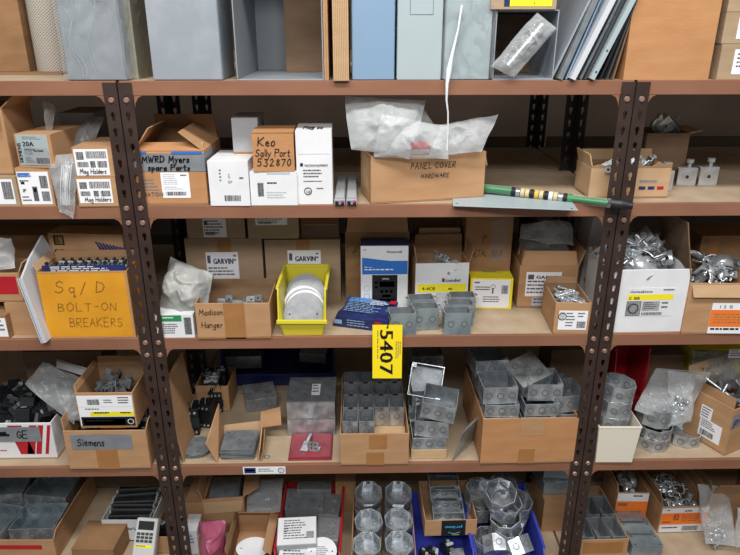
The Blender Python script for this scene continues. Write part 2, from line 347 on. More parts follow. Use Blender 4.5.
def carton(name, label, cat, fr, mt='kraft', inner='kraft_in', opened=False, flaps=(), tape=None, group=None, tilt=(0, 0), t=.0035, bevel=.0015):
    LOG.append((name, round(fr.w, 3), round(fr.d, 3), round(fr.h, 3), round(fr.L.y-D0, 3), round(math.degrees(fr.rz), 1)))
    o = thing(name, label, cat, fr.L, (R(tilt[0]), R(tilt[1]), fr.rz), group)
    w, d, h = fr.w, fr.d, fr.h; mb = MB()
    if opened:
        mb.box((-w/2, 0, 0), (w/2, d, t), inner)
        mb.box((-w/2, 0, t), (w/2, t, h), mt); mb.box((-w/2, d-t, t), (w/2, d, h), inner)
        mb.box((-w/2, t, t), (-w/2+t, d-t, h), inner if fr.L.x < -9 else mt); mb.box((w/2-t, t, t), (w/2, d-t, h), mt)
    else:
        mb.box((-w/2, 0, 0), (w/2, d, h), mt)
        mb.box((-w/2+.001, d*.498, h), (w/2-.001, d*.502, h+.0004), 'faint')
    mb.build('body', o, bevel)
    if tape:
        tb = MB()
        for (fc, u0, v0, u1, v1) in (tape if tape is not True else [('top', .0, .4, 1, .6)]):
            patch(tb, face(w, d, h, fc), u0, v0, u1, v1, 'tape', off=.0008, t=.0006)
        tb.build('tape', o)
    for fl in flaps:
        side, ln, ang = fl[:3]; fm = fl[3] if len(fl) > 3 else mt; in_ = fl[4] if len(fl) > 4 else .004
        a = R(ang); up = math.cos(a)*ln; ou = math.sin(a)*ln; fb = MB()
        E = {'f': ((-w/2+in_, t/2, h), (w-2*in_, 0, 0), (0, -1, 0)), 'b': ((-w/2+in_, d-t/2, h), (w-2*in_, 0, 0), (0, 1, 0)),
             'l': ((-w/2+t/2, in_, h), (0, d-2*in_, 0), (-1, 0, 0)), 'r': ((w/2-t/2, in_, h), (0, d-2*in_, 0), (1, 0, 0))}[side]
        O, U, n = map(Vector, E); V = Vector((0, 0, up))+n*ou; N = U.cross(V).normalized()
        k = U*.03
        p = [O, O+U, O+U+V-k, O+V+k]; q = [x+N*.003 for x in p]
        fb.add(p+q, [(0, 3, 2, 1), (4, 5, 6, 7), (0, 1, 5, 4), (1, 2, 6, 5), (2, 3, 7, 6), (3, 0, 4, 7)], fm)
        fb.build('flap', o)
    o['_'] = 0; del o['_']
    return o
def wr(o, fr, F, its, name='handwriting', seed=3):
    """marks straight on a face"""
    mb = MB(); items(mb, sub(face(fr.w, fr.d, fr.h, F), 0, 0, 1, 1, .0004), its, seed); return mb.build(name, o)

def bin_(name, label, fr, mt, hf, group=None, taper=.012):
    LOG.append((name, round(fr.w, 3), round(fr.d, 3), round(fr.h, 3), round(fr.L.y-D0, 3), 0))
    o = thing(name, label, 'storage bin', fr.L, (0, 0, fr.rz), group); w, d, h = fr.w/2, fr.d, fr.h; t = .004; mb = MB(); k = taper
    mb.box((-w+k, .012, 0), (w-k, d-k, t), mt)
    def wall(p, q, inn):   # outer quad p, inner offset
        p = [Vector(a) for a in p]; q = [a+Vector(inn) for a in p]
        mb.add(p+q, [(0, 1, 2, 3), (7, 6, 5, 4), (0, 4, 5, 1), (1, 5, 6, 2), (2, 6, 7, 3), (3, 7, 4, 0)], mt)
    wall([(-w+k, .012, 0), (-w+k, d-k, 0), (-w, d, h), (-w, .10*d, h)], 0, (t, 0, 0)); wall([(-w, 0, hf), (-w+k, .012, 0), (-w, .10*d, h), (-w, .05*d, h*.85)], 0, (t, 0, 0))
    wall([(w-k, .012, 0), (w-k, d-k, 0), (w, d, h), (w, .10*d, h)], 0, (-t, 0, 0)); wall([(w, 0, hf), (w-k, .012, 0), (w, .10*d, h), (w, .05*d, h*.85)], 0, (-t, 0, 0))
    wall([(-w+k, d-k, 0), (w-k, d-k, 0), (w, d, h), (-w, d, h)], 0, (0, -t, 0))
    wall([(-w+k, .012, 0), (w-k, .012, 0), (w, 0, hf), (-w, 0, hf)], 0, (0, t, 0))
    mb.build('body', o, .001)
    lp = MB()
    lp.box((-w-.004, .10*d, h-.006), (-w+.004, d, h+.003), mt); lp.box((w-.004, .10*d, h-.006), (w+.004, d, h+.003), mt)
    lp.box((-w-.004, d-.005, h-.006), (w+.004, d+.003, h+.003), mt); lp.box((-w-.003, -.005, hf-.008), (w+.003, .004, hf+.002), mt)
    lp.build('rim', o, .001)
    return o

# ------------------------------------------------------------------ steel boxes
def sheet_box(mb, poly, H, mt, t=.0020, kos=True, floor=True, inm=None, kr=.011, kn=None):
    """open-topped folded box over a ccw polygon, knockout rings on the walls and floor"""
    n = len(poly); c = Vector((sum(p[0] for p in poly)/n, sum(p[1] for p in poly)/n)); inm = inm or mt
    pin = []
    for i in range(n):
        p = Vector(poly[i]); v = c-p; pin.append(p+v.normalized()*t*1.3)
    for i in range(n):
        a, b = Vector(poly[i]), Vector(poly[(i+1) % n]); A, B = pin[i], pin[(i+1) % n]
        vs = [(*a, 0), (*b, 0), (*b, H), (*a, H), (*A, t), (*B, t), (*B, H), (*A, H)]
        mb.add(vs, [(0, 1, 2, 3)], mt); mb.add(vs, [(5, 4, 7, 6)], inm); mb.add(vs, [(3, 2, 6, 7)], 'galv_bright')  # pale rim paints a highlight, a darker inm paints the shade inside
        if kos:
            e = b-a; L = e.length; nn = Vector((e.y, -e.x)).normalized()
            k = kn if kn is not None and L > .05 else max(0, int(L/.032))
            r = min(kr, H*.3)
            for j in range(k):
                m = a+e*((j+.5)/k)
                mb.ring((*m, H*.5), (*nn, 0), r*.72, r, 'groove', off=.0006);
                mi = m-nn*(t*1.4); mb.ring((*mi, H*.5), (*(-nn), 0), r*.72, r, 'groove', off=.0006)
    mb.add([(*p, 0) for p in poly], [tuple(reversed(range(n)))], mt)
    if kos and floor:
        xs = [p[0] for p in poly]; ys = [p[1] for p in poly]
        for dx, dy in ((-.25, -.25), (.25, .25), (.25, -.25), (-.25, .25), (0, 0)):
            mb.ring((c.x+dx*(max(xs)-min(xs)), c.y+dy*(max(ys)-min(ys)), 0), (0, 0, -1), .008, .0105, 'groove', off=.0006)
    if floor:
        mb.add([(*p, t) for p in pin], [tuple(range(n))], inm)
        if kos:
            W = (Vector(poly[0])-Vector(poly[1])).length
            for dx, dy in ((-.28, -.2), (.28, .2), (.25, -.25), (-.25, .25)):
                xs = [p[0] for p in poly]; ys = [p[1] for p in poly]
                q = (c.x+dx*(max(xs)-min(xs)), c.y+dy*(max(ys)-min(ys)), t); mb.ring(q, (0, 0, 1), .007, .0095, 'groove', off=.0005)
    return mb
def rect(w, d, ch=0.):
    if not ch: return [(-w/2, -d/2), (w/2, -d/2), (w/2, d/2), (-w/2, d/2)]
    return [(-w/2+ch, -d/2), (w/2-ch, -d/2), (w/2, -d/2+ch), (w/2, d/2-ch), (w/2-ch, d/2), (-w/2+ch, d/2), (-w/2, d/2-ch), (-w/2, -d/2+ch)]
def half(mb, name, parent):
    """first and second half of the faces as two parts"""
    k = len(mb.f)//2
    for lo, hi in ((0, k), (k, len(mb.f))):
        n = MB(); n.v = mb.v; n.names = mb.names; mp = {}; vs = []; fs = []
        for f in mb.f[lo:hi]:
            g = []
            for i in f:
                if i not in mp: mp[i] = len(vs); vs.append(mb.v[i])
                g.append(mp[i])
            fs.append(g)
        n.v = vs; n.f = fs; n.m = mb.m[lo:hi]; n.smooth = mb.smooth[lo:hi]; n.build(name, parent)
def ears(mb, w, d, H, mt, axis='x'):
    for s in (-1, 1):
        if axis == 'x':
            mb.box((s*w/2-.001 if s > 0 else -w/2-.008, -.007, H-.0015), (w/2+.008 if s > 0 else -w/2+.001, .007, H), mt)
            mb.ring((s*(w/2+.004), 0, H), (0, 0, 1), 0, .0022, 'cavity')
        else:
            mb.box((-.007, s*d/2-.001 if s > 0 else -d/2-.008, H-.0015), (.007, d/2+.008 if s > 0 else -d/2+.001, H), mt)
            mb.ring((0, s*(d/2+.004), H), (0, 0, 1), 0, .0022, 'cavity')
def steel_box(name, w, d, H, mt='galv', label='', cat='junction box', group=None, ch=0., axis='x', corner=True, inm=None, kn=None, kr=.011, poly=None):
    o = thing(name, label, cat, (0, 0, 0), (0, 0, 0), group); mb = MB()
    sheet_box(mb, poly or rect(w, d, ch), H, mt, inm=inm, kn=kn, kr=kr); mb.build('body', o)
    e = MB(); 
    if corner:      # inward mounting tabs in two corners
        for sx, sy in ((1, -1), (-1, 1)):
            e.box((sx*(w/2-.002)-(.012 if sx > 0 else 0), sy*(d/2-.002)-(.012 if sy > 0 else 0), H-.002), (sx*(w/2-.002)+(0 if sx > 0 else .012), sy*(d/2-.002)+(0 if sy > 0 else .012), H-.0006), mt)
            e.ring((sx*(w/2-.009), sy*(d/2-.009), H-.0006), (0, 0, 1), 0, .002, 'cavity')
    else: ears(e, w, d, H, mt, axis)
    half(e, 'mounting_tab', o)
    return o
def oct_poly(r, rounder=False):
    if rounder: return [(r*math.cos(R(a)), r*math.sin(R(a))) for a in (-112, -90, -68, -35, -22, 0, 22, 35, 68, 90, 112, 145, 158, 180, 202, 215)]
    return [(r*math.cos(R(a)), r*math.sin(R(a))) for a in range(-112, 248, 45)][:8]
def octagon_box(name, r, H, mt='galv', label='', group=None, floor=True):
    o = thing(name, label, 'junction box', (0, 0, 0), (0, 0, 0), group); mb = MB()
    sheet_box(mb, oct_poly(r), H, mt, kn=1, floor=floor); mb.build('body', o)
    e = MB()
    for s in (-1, 1):
        e.box((-.007, s*(r*.92)-(.012 if s > 0 else 0), H-.002), (.007, s*(r*.92)+(0 if s > 0 else .012), H-.0005), mt); e.ring((0, s*(r*.92-.006), H-.0005), (0, 0, 1), 0, .002, 'cavity')
    half(e, 'mounting_tab', o)
    return o

# ------------------------------------------------------------------ bags and soft sheets
def pillow(corners, bulge, seed, wr_=.006, nu=42, nv=36, mt='poly_clear', mb=None, pinch=.6, fr=9.):
    """closed bag between four corner points (bl, br, tr, tl)"""
    A, B, C_, Dd = [Vector(p) for p in corners]; n = ((B-A).cross(Dd-A)).normalized(); mb = mb or MB()
    def pt(u, v, sgn):
        p = A*(1-u)*(1-v)+B*u*(1-v)+C_*u*v+Dd*(1-u)*v
        s = max(0., math.sin(math.pi*u)*math.sin(math.pi*v))**pinch
        q = p*fr+Vector((seed*3.7, sgn*1.9, seed))
        w = noise.noise_vector(q)*wr_*(.5+s) + noise.noise_vector(q*3.1)*wr_*.45*(.4+s)
        rdg = abs(noise.noise(q*1.7))*wr_*1.6
        cr = (1-abs(noise.noise(q*2.6+Vector((0, 0, 9)))))**3*wr_*.9+(1-abs(noise.noise(q*5.3)))**4*wr_*.35
        return p+n*(sgn*(bulge*s*(1+.35*noise.noise(q*.6))+(rdg+cr)*s))+w
    for sgn in (1, -1):
        vs = [pt(i/nu, j/nv, sgn) if 0 < i < nu and 0 < j < nv else pt(i/nu, j/nv, 0) for j in range(nv+1) for i in range(nu+1)]
        fs = [(j*(nu+1)+i, j*(nu+1)+i+1, (j+1)*(nu+1)+i+1, (j+1)*(nu+1)+i) for j in range(nv) for i in range(nu)]
        if sgn < 0: fs = [tuple(reversed(f)) for f in fs]
        mb.add(vs, fs, mt, None, True)
    return mb
def bag(name, label, px, bulge, seed=1, mt='poly_clear', wr_=.006, cat='plastic bag', pinch=.6, group=None, fr=9.):
    """px: four (px, py, off) corners bl, br, tr, tl at given distances behind the shelf front"""
    P = [at_y(x, y, D0+o) for x, y, o in px]; c = sum(P, Vector())/4
    c.z = min(p.z for p in P)
    mb = pillow([p-c for p in P], bulge, seed, wr_, mt=mt, pinch=pinch, fr=fr)
    o = mb.build(name, None, 0, c); return tag(o, label, cat, group)
# ------------------------------------------------------------------ setting
def structure(name, lo, hi, mt):
    o = MB().box(lo, hi, mt).build(name); o['kind'] = 'structure'; return o
structure('floor', (-4.5, -3.2, -.05), (4.5, 3.35, 0), 'concrete')
structure('wall_back', (-4.5, 3.3, 0), (4.5, 3.35, 3.9), 'wall_dark')

PITCH = .0381; Z0 = CZ-.166
XL, XR, DEP = -.570, .672, .41
def post(parent, x, y, sx, sy, ztop, mt, slots=True, bolts=()):
    """slotted angle: corner at (x,y), front flange runs sx, side flange runs sy"""
    W = .033; mb = MB(); a0, a1 = (x, x+sx*W) if sx > 0 else (x+sx*W, x)
    nk = int((ztop)/PITCH)
    zt = ztop
    if slots:
        cx = (a0+a1)/2
        hole = [(-.0052, .006), (-.0036, .0095), (0, .011), (.0036, .0095), (.0052, .006), (.0052, .001), (.003, -.003), (.003, -.009), (0, -.011), (-.003, -.009), (-.003, -.003), (-.0052, .001)]
        outer = [(-W/2, .006), (-W/2, PITCH/2), (0, PITCH/2), (W/2, PITCH/2), (W/2, .006), (W/2, .001), (W/2, -.003), (W/2, -PITCH/2), (0, -PITCH/2), (-W/2, -PITCH/2), (-W/2, -.003), (-W/2, .001)]
        k = 0
        mb.box((a0, y, Z0+PITCH/2), (a1, y+sy*.002, ztop), mt)
        while Z0-k*PITCH > .03:
            zc = Z0-k*PITCH; k += 1
            vs = [(cx+p, y, zc+q) for p, q in outer]+[(cx+p, y, zc+q) for p, q in hole]+[(cx+p, y+sy*.0022, zc+q) for p, q in hole]
            fs = [(i, (i+1) % 12, 12+(i+1) % 12, 12+i) for i in range(12)]+[(12+i, 12+(i+1) % 12, 24+(i+1) % 12, 24+i) for i in range(12)]
            mb.add(vs, fs, mt)
        mb.box((a0, y, 0), (a1, y+sy*.002, Z0-(k-.5)*PITCH), mt)
    else: mb.box((a0, min(y, y+sy*.002), 0), (a1, max(y, y+sy*.002), ztop), mt)
    b0, b1 = (y+.0023, y+W) if sy > 0 else (y-W, y-.0023)
    mb.box((x if sx > 0 else x-.002, b0, 0), (x+.002 if sx > 0 else x, b1, ztop), mt)
    p = mb.build('post', parent)
    for k in bolts:
        zc = Z0-k*PITCH; c = ((a0+a1)/2, y, zc); b = MB()
        b.cyl((c[0], y, zc), (c[0], y-.0035, zc), .0075, 'bolt_metal', 12, .0055)
        b.build('bolt', p)
    return p
BOLTS = (0, 7, 8, 17, 18, 28, 29, 38, 39)
def unit(label, x0, x1, y0, levels, mts, rear_slots=True, group=None, sticker=None, name='shelving_unit'):
    o = thing(name, label, 'shelving', (0, 0, 0), group=group); pm, bm, sm = mts; ztop = levels[0]-.004
    post(o, x0, y0-.0035, 1, 1, ztop, pm, True, BOLTS); post(o, x1, y0-.0035, -1, 1, ztop, pm, True, BOLTS)
    post(o, x0, y0+DEP+.0025, 1, -1, ztop, 'rear_paint', True, ()); post(o, x1, y0+DEP+.0025, -1, -1, ztop, 'rear_paint', True, ())
    for z in levels:
        MB().box((x0+.0025, y0+.012, z-.016), (x1-.0025, y0+DEP-.001, z-.0005), sm).build('shelf_board', o)
        f = MB(); f.box((x0+.0025, y0, z-.034), (x1-.0025, y0+.0115, z), bm)
        for s, xe in ((1, x0+.033), (-1, x1-.033)):       # rounded gusset below each end
            pts = [(xe, z-.034), (xe+s*.022, z-.034), (xe+s*.010, z-.040), (xe+s*.003, z-.052), (xe, z-.064)]
            if s < 0: pts = pts[::-1]
            n = len(pts); vs = [(a, y0+.001, b) for a, b in pts]+[(a, y0+.003, b) for a, b in pts]
            f.add(vs, [tuple(range(n)), tuple(reversed(range(n, 2*n)))]+[(i, n+i, n+(i+1) % n, (i+1) % n) for i in range(n)], bm)
        fb = f.build('front_beam', o, .0015)
        if sticker and abs(z-ZD) < .001:
            a = at_y(242.5, 463.5, y0); b = at_y(285.5, 471, y0)
            F = ((a.x, y0, z-.005), (1, 0, 0), (0, 0, -1), (0, -1, 0), b.x-a.x, .026)
            label_on(fb, F, 0, 0, 1, 1, [('r', .03, .12, .3, .88, 'navy'), ('r', .06, .35, .27, .62, 'red'), ('l', .36, .25, .78, .8, 2), ('k', .9, .5, .38, 'ink'), ('k', .9, .5, .15, 'ink')], name='sticker', desc='small white warning sticker with navy and red mark')
    for z in levels:
        MB().box((x0+.0025, y0+DEP-.0008, z-.034), (x1-.0025, y0+DEP, z), pm).build('rear_beam', o)
    return o
BR = ('post_paint', 'beam_paint', 'board')
LV = [ZA, ZB, ZC, ZD, ZE]
GAP = .0015
unit('brown slotted-post shelving bay on the left, cut by the left frame edge', XL-1.24, XL-GAP, D0, LV, BR)
unit('brown slotted-post shelving bay in the middle, sticker on its lower shelf edge', XL+GAP, XR-GAP, D0, LV, BR, sticker=True)
unit('brown slotted-post shelving bay on the right, cut by the right frame edge', XR+GAP, XR+1.24, D0, LV, BR)
# the row behind stands back to back with this one
YR = D0+DEP+.012; DR = .42
def far_unit(label, x0, x1):
    o = thing('shelving_unit', label, 'shelving', (0, 0, 0)); zt = ZA+.25
    for x, s in ((x0, 1), (x1, -1)):
        post(o, x, YR+DR, s, -1, zt, 'rear_paint', True, ())
    for z in LV:
        MB().box((x0+.0025, YR, z-.016), (x1-.0025, YR+DR-.006, z-.0005), 'board').build('shelf_board', o)
        MB().box((x0+.0025, YR+DR-.005, z-.034), (x1-.0025, YR+DR-.001, z), 'post_paint').build('rear_beam', o)
        MB().box((x0+.036, YR+DR-.012, z), (x1-.036, YR+DR-.008, z+.04), 'rail_mesh').build('mesh_rail', o)
    return o
far_unit('dark shelving of the row behind, seen through the left bay', XL-1.24, XL-GAP)
far_unit('dark shelving of the row behind, seen through the middle bay', XL+GAP, XR-GAP)
far_unit('dark shelving of the row behind, seen through the right bay', XR+GAP, XR+1.24)
# ================================================================== SHELF A
KC = 'cardboard box'
fr = base(-40, 27, .28, ZA+.004, -60, .12); fr.z += 0
s = carton('flattened_carton', 'flat sheet of brown cardboard lying under the net roll on the top shelf', 'cardboard sheet', base(-45, 62, .22, ZA, 0, .18, h=.004), 'kraft_dark')
carton('cardboard_box', 'tall brown cardboard box at the top left corner, on the cardboard sheet', KC, base(-40, 30, .28, ZA+.0045, -70, .11), 'kraft_dark')  # darker kraft puts the corner's dimness into the box colour
# net-wrapped roll
f = base(30, 66, .26, ZA+.0045, -70, .1); o = thing('net_roll', 'tall roll wrapped in white diamond net, behind the plastic-wrapped grey box', 'net roll', f.P(0, .05, 0))
mb = MB(); mb.cyl((0, 0, 0), (0, 0, f.h), .047, 'net', 24); mb.build('net_wrap', o)
mb = MB(); mb.cyl((0, 0, f.h), (0, 0, f.h+.004), .02, 'kraft', 16); mb.build('core', o)

def enclosure(label, fr, mt, door=True, wrap=None, panel=None, name='electrical_enclosure', seam=True, vents=False, group=None):
    LOG.append((name, round(fr.w, 3), round(fr.d, 3), round(fr.h, 3)))
    o = thing(name, label, 'steel enclosure', fr.L, (0, 0, fr.rz), group); w, d, h = fr.w, fr.d, fr.h
    mb = MB(); mb.box((-w/2, .003, 0), (w/2, d, h), mt); mb.build('body', o, .003)
    if door:
        mb = MB(); mb.box((-w/2+.0015, 0, .0015), (w/2-.0015, .0026, h), mt)
        if panel: patch(mb, face(w, d, h, 'front'), *panel, 'groove'); patch(mb, face(w, d, h, 'front'), panel[0]+.012, panel[1]+.003, panel[2]-.012, panel[3]-.003, mt, off=.001, t=.0006)
        mb.build('cover', o, .002)
    if wrap:
        g = MB(); q = .005
        pillow([(-w/2-q, -q, .004), (w/2+q, -q, .004), (w/2+q, -q, h), (-w/2-q, -q, h)], .0025, wrap, .005, mt='film', mb=g, pinch=.3, fr=14.)
        pillow([(w/2+q, -q, .004), (w/2+q, d, .004), (w/2+q, d, h), (w/2+q, -q, h)], .0025, wrap+3, .005, mt='film', mb=g, pinch=.3, fr=14.)
        g.build('plastic_wrap', o)
        c = MB(); rr = random.Random(wrap)
        for j in range(3):
            x = w*rr.uniform(-.35, .45); pts = [(x+.012*math.sin(i*1.3+j)+.004*i*(j-1), -q-.005, .005+i*h/9*(.6+.2*j)) for i in range(8)]
            c.tube(pts, .0005, 'enc_green', 5)
        c.build('wrap_crease', o)
    return o
o = enclosure('grey enclosure in clear plastic wrap, above the left pair of posts', base(68, 127, .006, ZA, -75, .17), 'enc_gray', wrap=4)
carton('packing_panel', 'beige packing panel behind the plastic-wrapped grey box on the top shelf', 'packing panel', base(128, 139, .05, ZA, -75, .14), 'beige_steel')
enclosure('dusty blue-grey closed box left of the open empty enclosure', base(153, 223, .01, ZA, -75, .17), 'enc_dusty', door=True)
def open_enclosure(label, fr, mt, liner=None, t=.003, lip=.014):
    o = thing('open_enclosure', label, 'steel enclosure', fr.L, (0, 0, fr.rz)); w, d, h = fr.w, fr.d, fr.h
    mb = MB(); mb.box((-w/2, 0, 0), (w/2, d, t), mt); mb.box((-w/2, 0, t), (-w/2+t, d, h), mt); mb.box((w/2-t, 0, t), (w/2, d, h), mt)
    mb.box((-w/2+t, d-t, t), (w/2-t, d, h), mt); mb.box((-w/2, 0, h), (w/2, d, h+t), mt); mb.build('shell', o, .001)
    if liner:
        mb = MB(); mb.box((w*liner[0], d*.72, t+.001), (w/2-t-.001, d*.72+.004, h-.003), 'kraft_brown'); mb.build('cardboard_liner', o)
    return o
open_enclosure('empty open-fronted grey steel box on the top shelf with a dusty floor', base(237, 324, .004, ZA, -80, .34), 'enc_gray', liner=(-.05,))
def board_sheet(label, fr, mt, name='cardboard_sheet', n=1, lean=0):
    o = thing(name, label, 'cardboard sheet', fr.L, (0, R(lean), fr.rz)); w, d, h = fr.w, fr.d, fr.h
    mb = MB(); mb.box((-w/2, 0, 0), (w/2, d, h), mt); mb.build('sheet', o, .001)
    e = MB(); k = max(2, int(w/.004))
    for i in range(1, k): e.box((-w/2+w*i/k-.0004, -.0005, .002), (-w/2+w*i/k+.0004, .0005, h), 'faint')
    e.build('edge_layer', o); return o
board_sheet('thin cardboard sheet standing against the empty grey box', base(324.5, 329, .006, ZA, -70, .3), 'kraft')
board_sheet('thick folded cardboard standing on edge left of the blue-grey box', base(333.5, 349, -.012, ZA, -70, .3), 'kraft_light')
enclosure('smooth blue-grey enclosure end between cardboard and a paler box', base(352, 394.5, .004, ZA, -70, .28), 'enc_blue')
enclosure('pale green-grey enclosure with a small panel near the top', base(396.5, 441, .004, ZA, -70, .28), 'enc_green', panel=(.27, .0, .78, .545))
o = enclosure('pale enclosure with a twisted plastic tail, right of the pale green-grey one', base(443, 489, .006, ZA, -70, .26), 'enc_green', wrap=9)
# twisted plastic tail hanging over the shelf edge
P = [at_y(x, y, D0+dy) for x, y, dy in ((462, 5, -.008), (458, 30, -.010), (452, 55, -.014), (449, 70, -.018), (447, 84, -.022), (446.5, 100, -.022), (448, 112, -.020), (448, 130, -.018), (447, 150, -.016))]
w_ = [.003, .0025, .004, .007, .004, .0024, .002, .0018, .0024]
mb = MB(); mb.tube([p-P[4] for p in P], w_, 'string', 7); tag(mb.build('twisted_film', None, 0, P[4]), 'twisted white plastic tail hanging from the top shelf onto the bag', 'plastic film')
# second open box with carton on top
fo = base(492, 553, .006, ZA, 11, .3)
open_enclosure('open-fronted dull steel box holding a bagged part, yellow-labelled carton on top', fo, 'enc_dusty', liner=(-.48,))
fr = base(490.5, 556, -.002, ZA+fo.h+.0035, -80, .29)
o = carton('cardboard_box', 'cardboard box with yellow and blue label at the top frame edge', KC, fr, 'kraft_pale')
yy = z_at(12, fr.L.x, fr.L.y)
label_on(o, face(fr.w, fr.d, fr.h, 'front'), .2, .6, .93, .965, [('r', 0, 0, .12, 1, 'navy'), ('t', .62, .93, .12, '/', 'ink', .05), ('l', .3, .7, .55, .8, 1)], 'yellow', desc='yellow label with a navy end')
a = [at_y(x, y, Y) for x, y, Y in ((491, 68, D0-.006), (514, 80, D0-.008), (556, 30, D0-.002), (537, 14, D0+.008))]
c = sum(a, Vector())/4; mb = pillow([p-c for p in a], .020, 5, .006, mt='poly_clear', pinch=.4, fr=13.)
tag(mb.build('bagged_part', None, 0, c+Vector((0, 0, .004))), 'long clear plastic bag of hardware leaning in the open steel box', 'plastic bag')
mb = MB(); q0 = (a[0]+a[1])/2-c; q1 = (a[2]+a[3])/2-c; q0 = q0.lerp(q1, .12); q1 = q0.lerp(q1, .9)
mb.cyl(q0, q1, .010, 'galv', 12); mb.cyl(q0.lerp(q1, .3), q0.lerp(q1, .36), .0125, 'galv_bright', 12); mb.cyl(q0.lerp(q1, .7), q0.lerp(q1, .76), .0125, 'galv_bright', 12)
tag(mb.build('metal_rod', None, 0, c+Vector((0, 0, .004))), 'metal rod inside the long clear bag on the top shelf', 'metal rod')
# leaning sheets
def lean_sheet(label, xb, xt, yb, wpx, mt, off, holes=False, name='steel_sheet', d=.3, t=None, flange=False):
    A = at_y(xb, yb, D0+off); h = .215; B = at_y(xt, 0, D0+off); ang = math.atan2(B.x-A.x, B.z-A.z)
    A.z = ZA+.0008; t = t or wpx/430.
    o = thing(name, label, 'sheet metal', A, (0, ang, 0)); mb = MB()
    mb.box((0, 0, t*math.sin(ang)*1.0), (t, d, h), mt); mb.build('sheet', o, .0005)
    if flange:
        mb = MB(); mb.box((t, 0, t*math.sin(ang)+.004), (t+.012, .0015, h), mt); mb.build('flange', o)
    if holes:
        mb = MB()
        for k in (.06, .30): mb.ring((t*.5, 0, h*k+.01), (0, -1, 0), 0, .0025, 'cavity')
        mb.build('screw_hole', o)
lean_sheet('wide grey-green steel sheet, first of the leaning sheets after the bagged part', 550, 589, 80, 6, 'enc_dusty', .01, t=.005)
lean_sheet('dull steel sheet second in the leaning row on the top shelf', 557, 594, 82, 3, 'galv_dark', -.004, t=.012)
lean_sheet('thin blue-edged sheet in the middle of the leaning row', 565, 600, 80, 2, 'enc_blue', .006, t=.004)
lean_sheet('bright plastic-wrapped sheet, palest of the leaning row', 569, 612, 85, 9, 'off_white_sheet', -.014, t=.013)
lean_sheet('grey sheet just behind the palest leaning one', 579, 619, 80, 5, 'galv_dark', .01, t=.006)
lean_sheet('black-edged sheet left of the light strip with holes', 584, 623, 81, 3, 'dark_gray', .0, t=.005)
lean_sheet('light grey strip with screw holes, leaning in front of dark sheets', 589, 631, 81, 7, 'enc_green', -.012, holes=True, t=.012)
lean_sheet('black sheet right of the light strip with holes', 599, 634, 80, 4, 'black', .006, t=.006)
lean_sheet('dark grey sheet next to last in the leaning row', 606, 636, 80, 3, 'dark_gray', .004, t=.004)
lean_sheet('thin brown-edged board last in the leaning row, against the big carton', 612, 636.5, 79.5, 4, 'kraft_brown', .01, t=.004)
fr = base(623, 708, .006, ZA, -80, .3); o = carton('cardboard_box', 'large plain tan carton on the top shelf beside the leaning sheets', KC, fr, 'kraft_orange')
zz = ZA
for i, (xl, yt, yb, lb) in enumerate(((716, 44, 76, 'bottom'), (721, 12, 44, 'middle'), (727, -22, 12, 'top'))):
    fr = base(xl, xl+62, .012+.004*i, zz, yt, .24); zz += fr.h+.0008
    o = carton('cardboard_box', {'bottom': 'flat tan box with white label at top right, bottom one of the stack', 'middle': 'flat tan box with white label at top right, middle one of the stack', 'top': 'flat tan box at the top right corner, uppermost of the stack'}[lb], KC, fr, 'kraft_pale', group='flat boxes stacked on the top shelf')
    label_on(o, face(fr.w, fr.d, fr.h, 'front'), .22, .15, .75, .85, [('l', .1, .15, .9, .8, 4)])

# ================================================================== SHELF B, left bay
F = lambda fr, w='front': face(fr.w, fr.d, fr.h, w)
# rear dim boxes
carton('cardboard_box', 'dim grey box at the back behind the circuit breaker boxes', KC, base(70, 104, .22, ZB, 113, .15), 'gray_card')
fr = base(-28, 21, .002, ZB, 177, .16)
o = carton('cardboard_box', 'pale flat box with barcode label at the left frame edge', KC, fr, 'kraft_pale')
label_on(o, F(fr), .42, .08, .92, .92, [('b', .55, .1, .95, .8), ('r', .1, .35, .35, .75, 'ink'), ('l', .08, .1, .5, .3, 2)])
fr2 = base(-30, 14, .03, ZB+fr.h+.0008, 107, .13, rz=-4)
carton('cardboard_box', 'open tan carton with raised flap at the left frame edge', KC, fr2, 'kraft', opened=True, flaps=(('r', .05, 50, 'kraft'), ('b', .05, 10), ('f', .05, 150)))
fr = base(22, 56, .004, ZB, 168, .17)
o = carton('circuit_breaker_box', 'tan box with blue-headed breaker picture label, under the 20A box', KC, fr, 'kraft')
label_on(o, F(fr), .03, .1, .93, .95, [('r', .02, .03, .42, .16, 'blue'), ('t', .05, .15, .11, 'EATON', 'paper', .02), ('l', .05, .25, .5, .35, 1), ('r', .08, .3, .2, .38, 'ink'), ('b', .7, .12, .95, .5), ('b', .7, .6, .95, .9), ('t', .08, .62, .15, '1P', 'ink', .02), ('r', .42, .45, .58, .9, 'softink'), ('r', .46, .5, .54, .62, 'paper'), ('l', .05, .75, .35, .95, 2)])
fr2 = base(20, 55.5, .006, ZB+fr.h+.0008, 134, .17, rz=-5)
o = carton('circuit_breaker_box', 'tan box with pale blue 20A label stacked above another breaker box', KC, fr2, 'kraft')
label_on(o, F(fr2), .05, .02, .9, .92, [('r', 0, 0, 1, 1, 'enc_green'), ('r', .16, .42, 1, 1, 'paper'), ('t', .18, .37, .22, '20A', 'ink', .04), ('l', .2, .06, .9, .18, 2), ('l', .2, .45, .6, .55, 1), ('r', .2, .5, .45, .65, 'softink'), ('r', .22, .52, .43, .63, 'paper'), ('l', .5, .5, .95, .62, 1, 'ink'), ('b', .55, .75, .98, .95), ('l', .2, .75, .5, .95, 3)])
mb = MB(); O = Vector(F(fr2)[0]); 
handF = F(fr2); O2 = Vector(handF[0])+Vector((1, 0, 0))*(fr2.w*.15)+Vector((0, 0, -1))*(fr2.h*.86)+Vector((0, -.0018, 0))
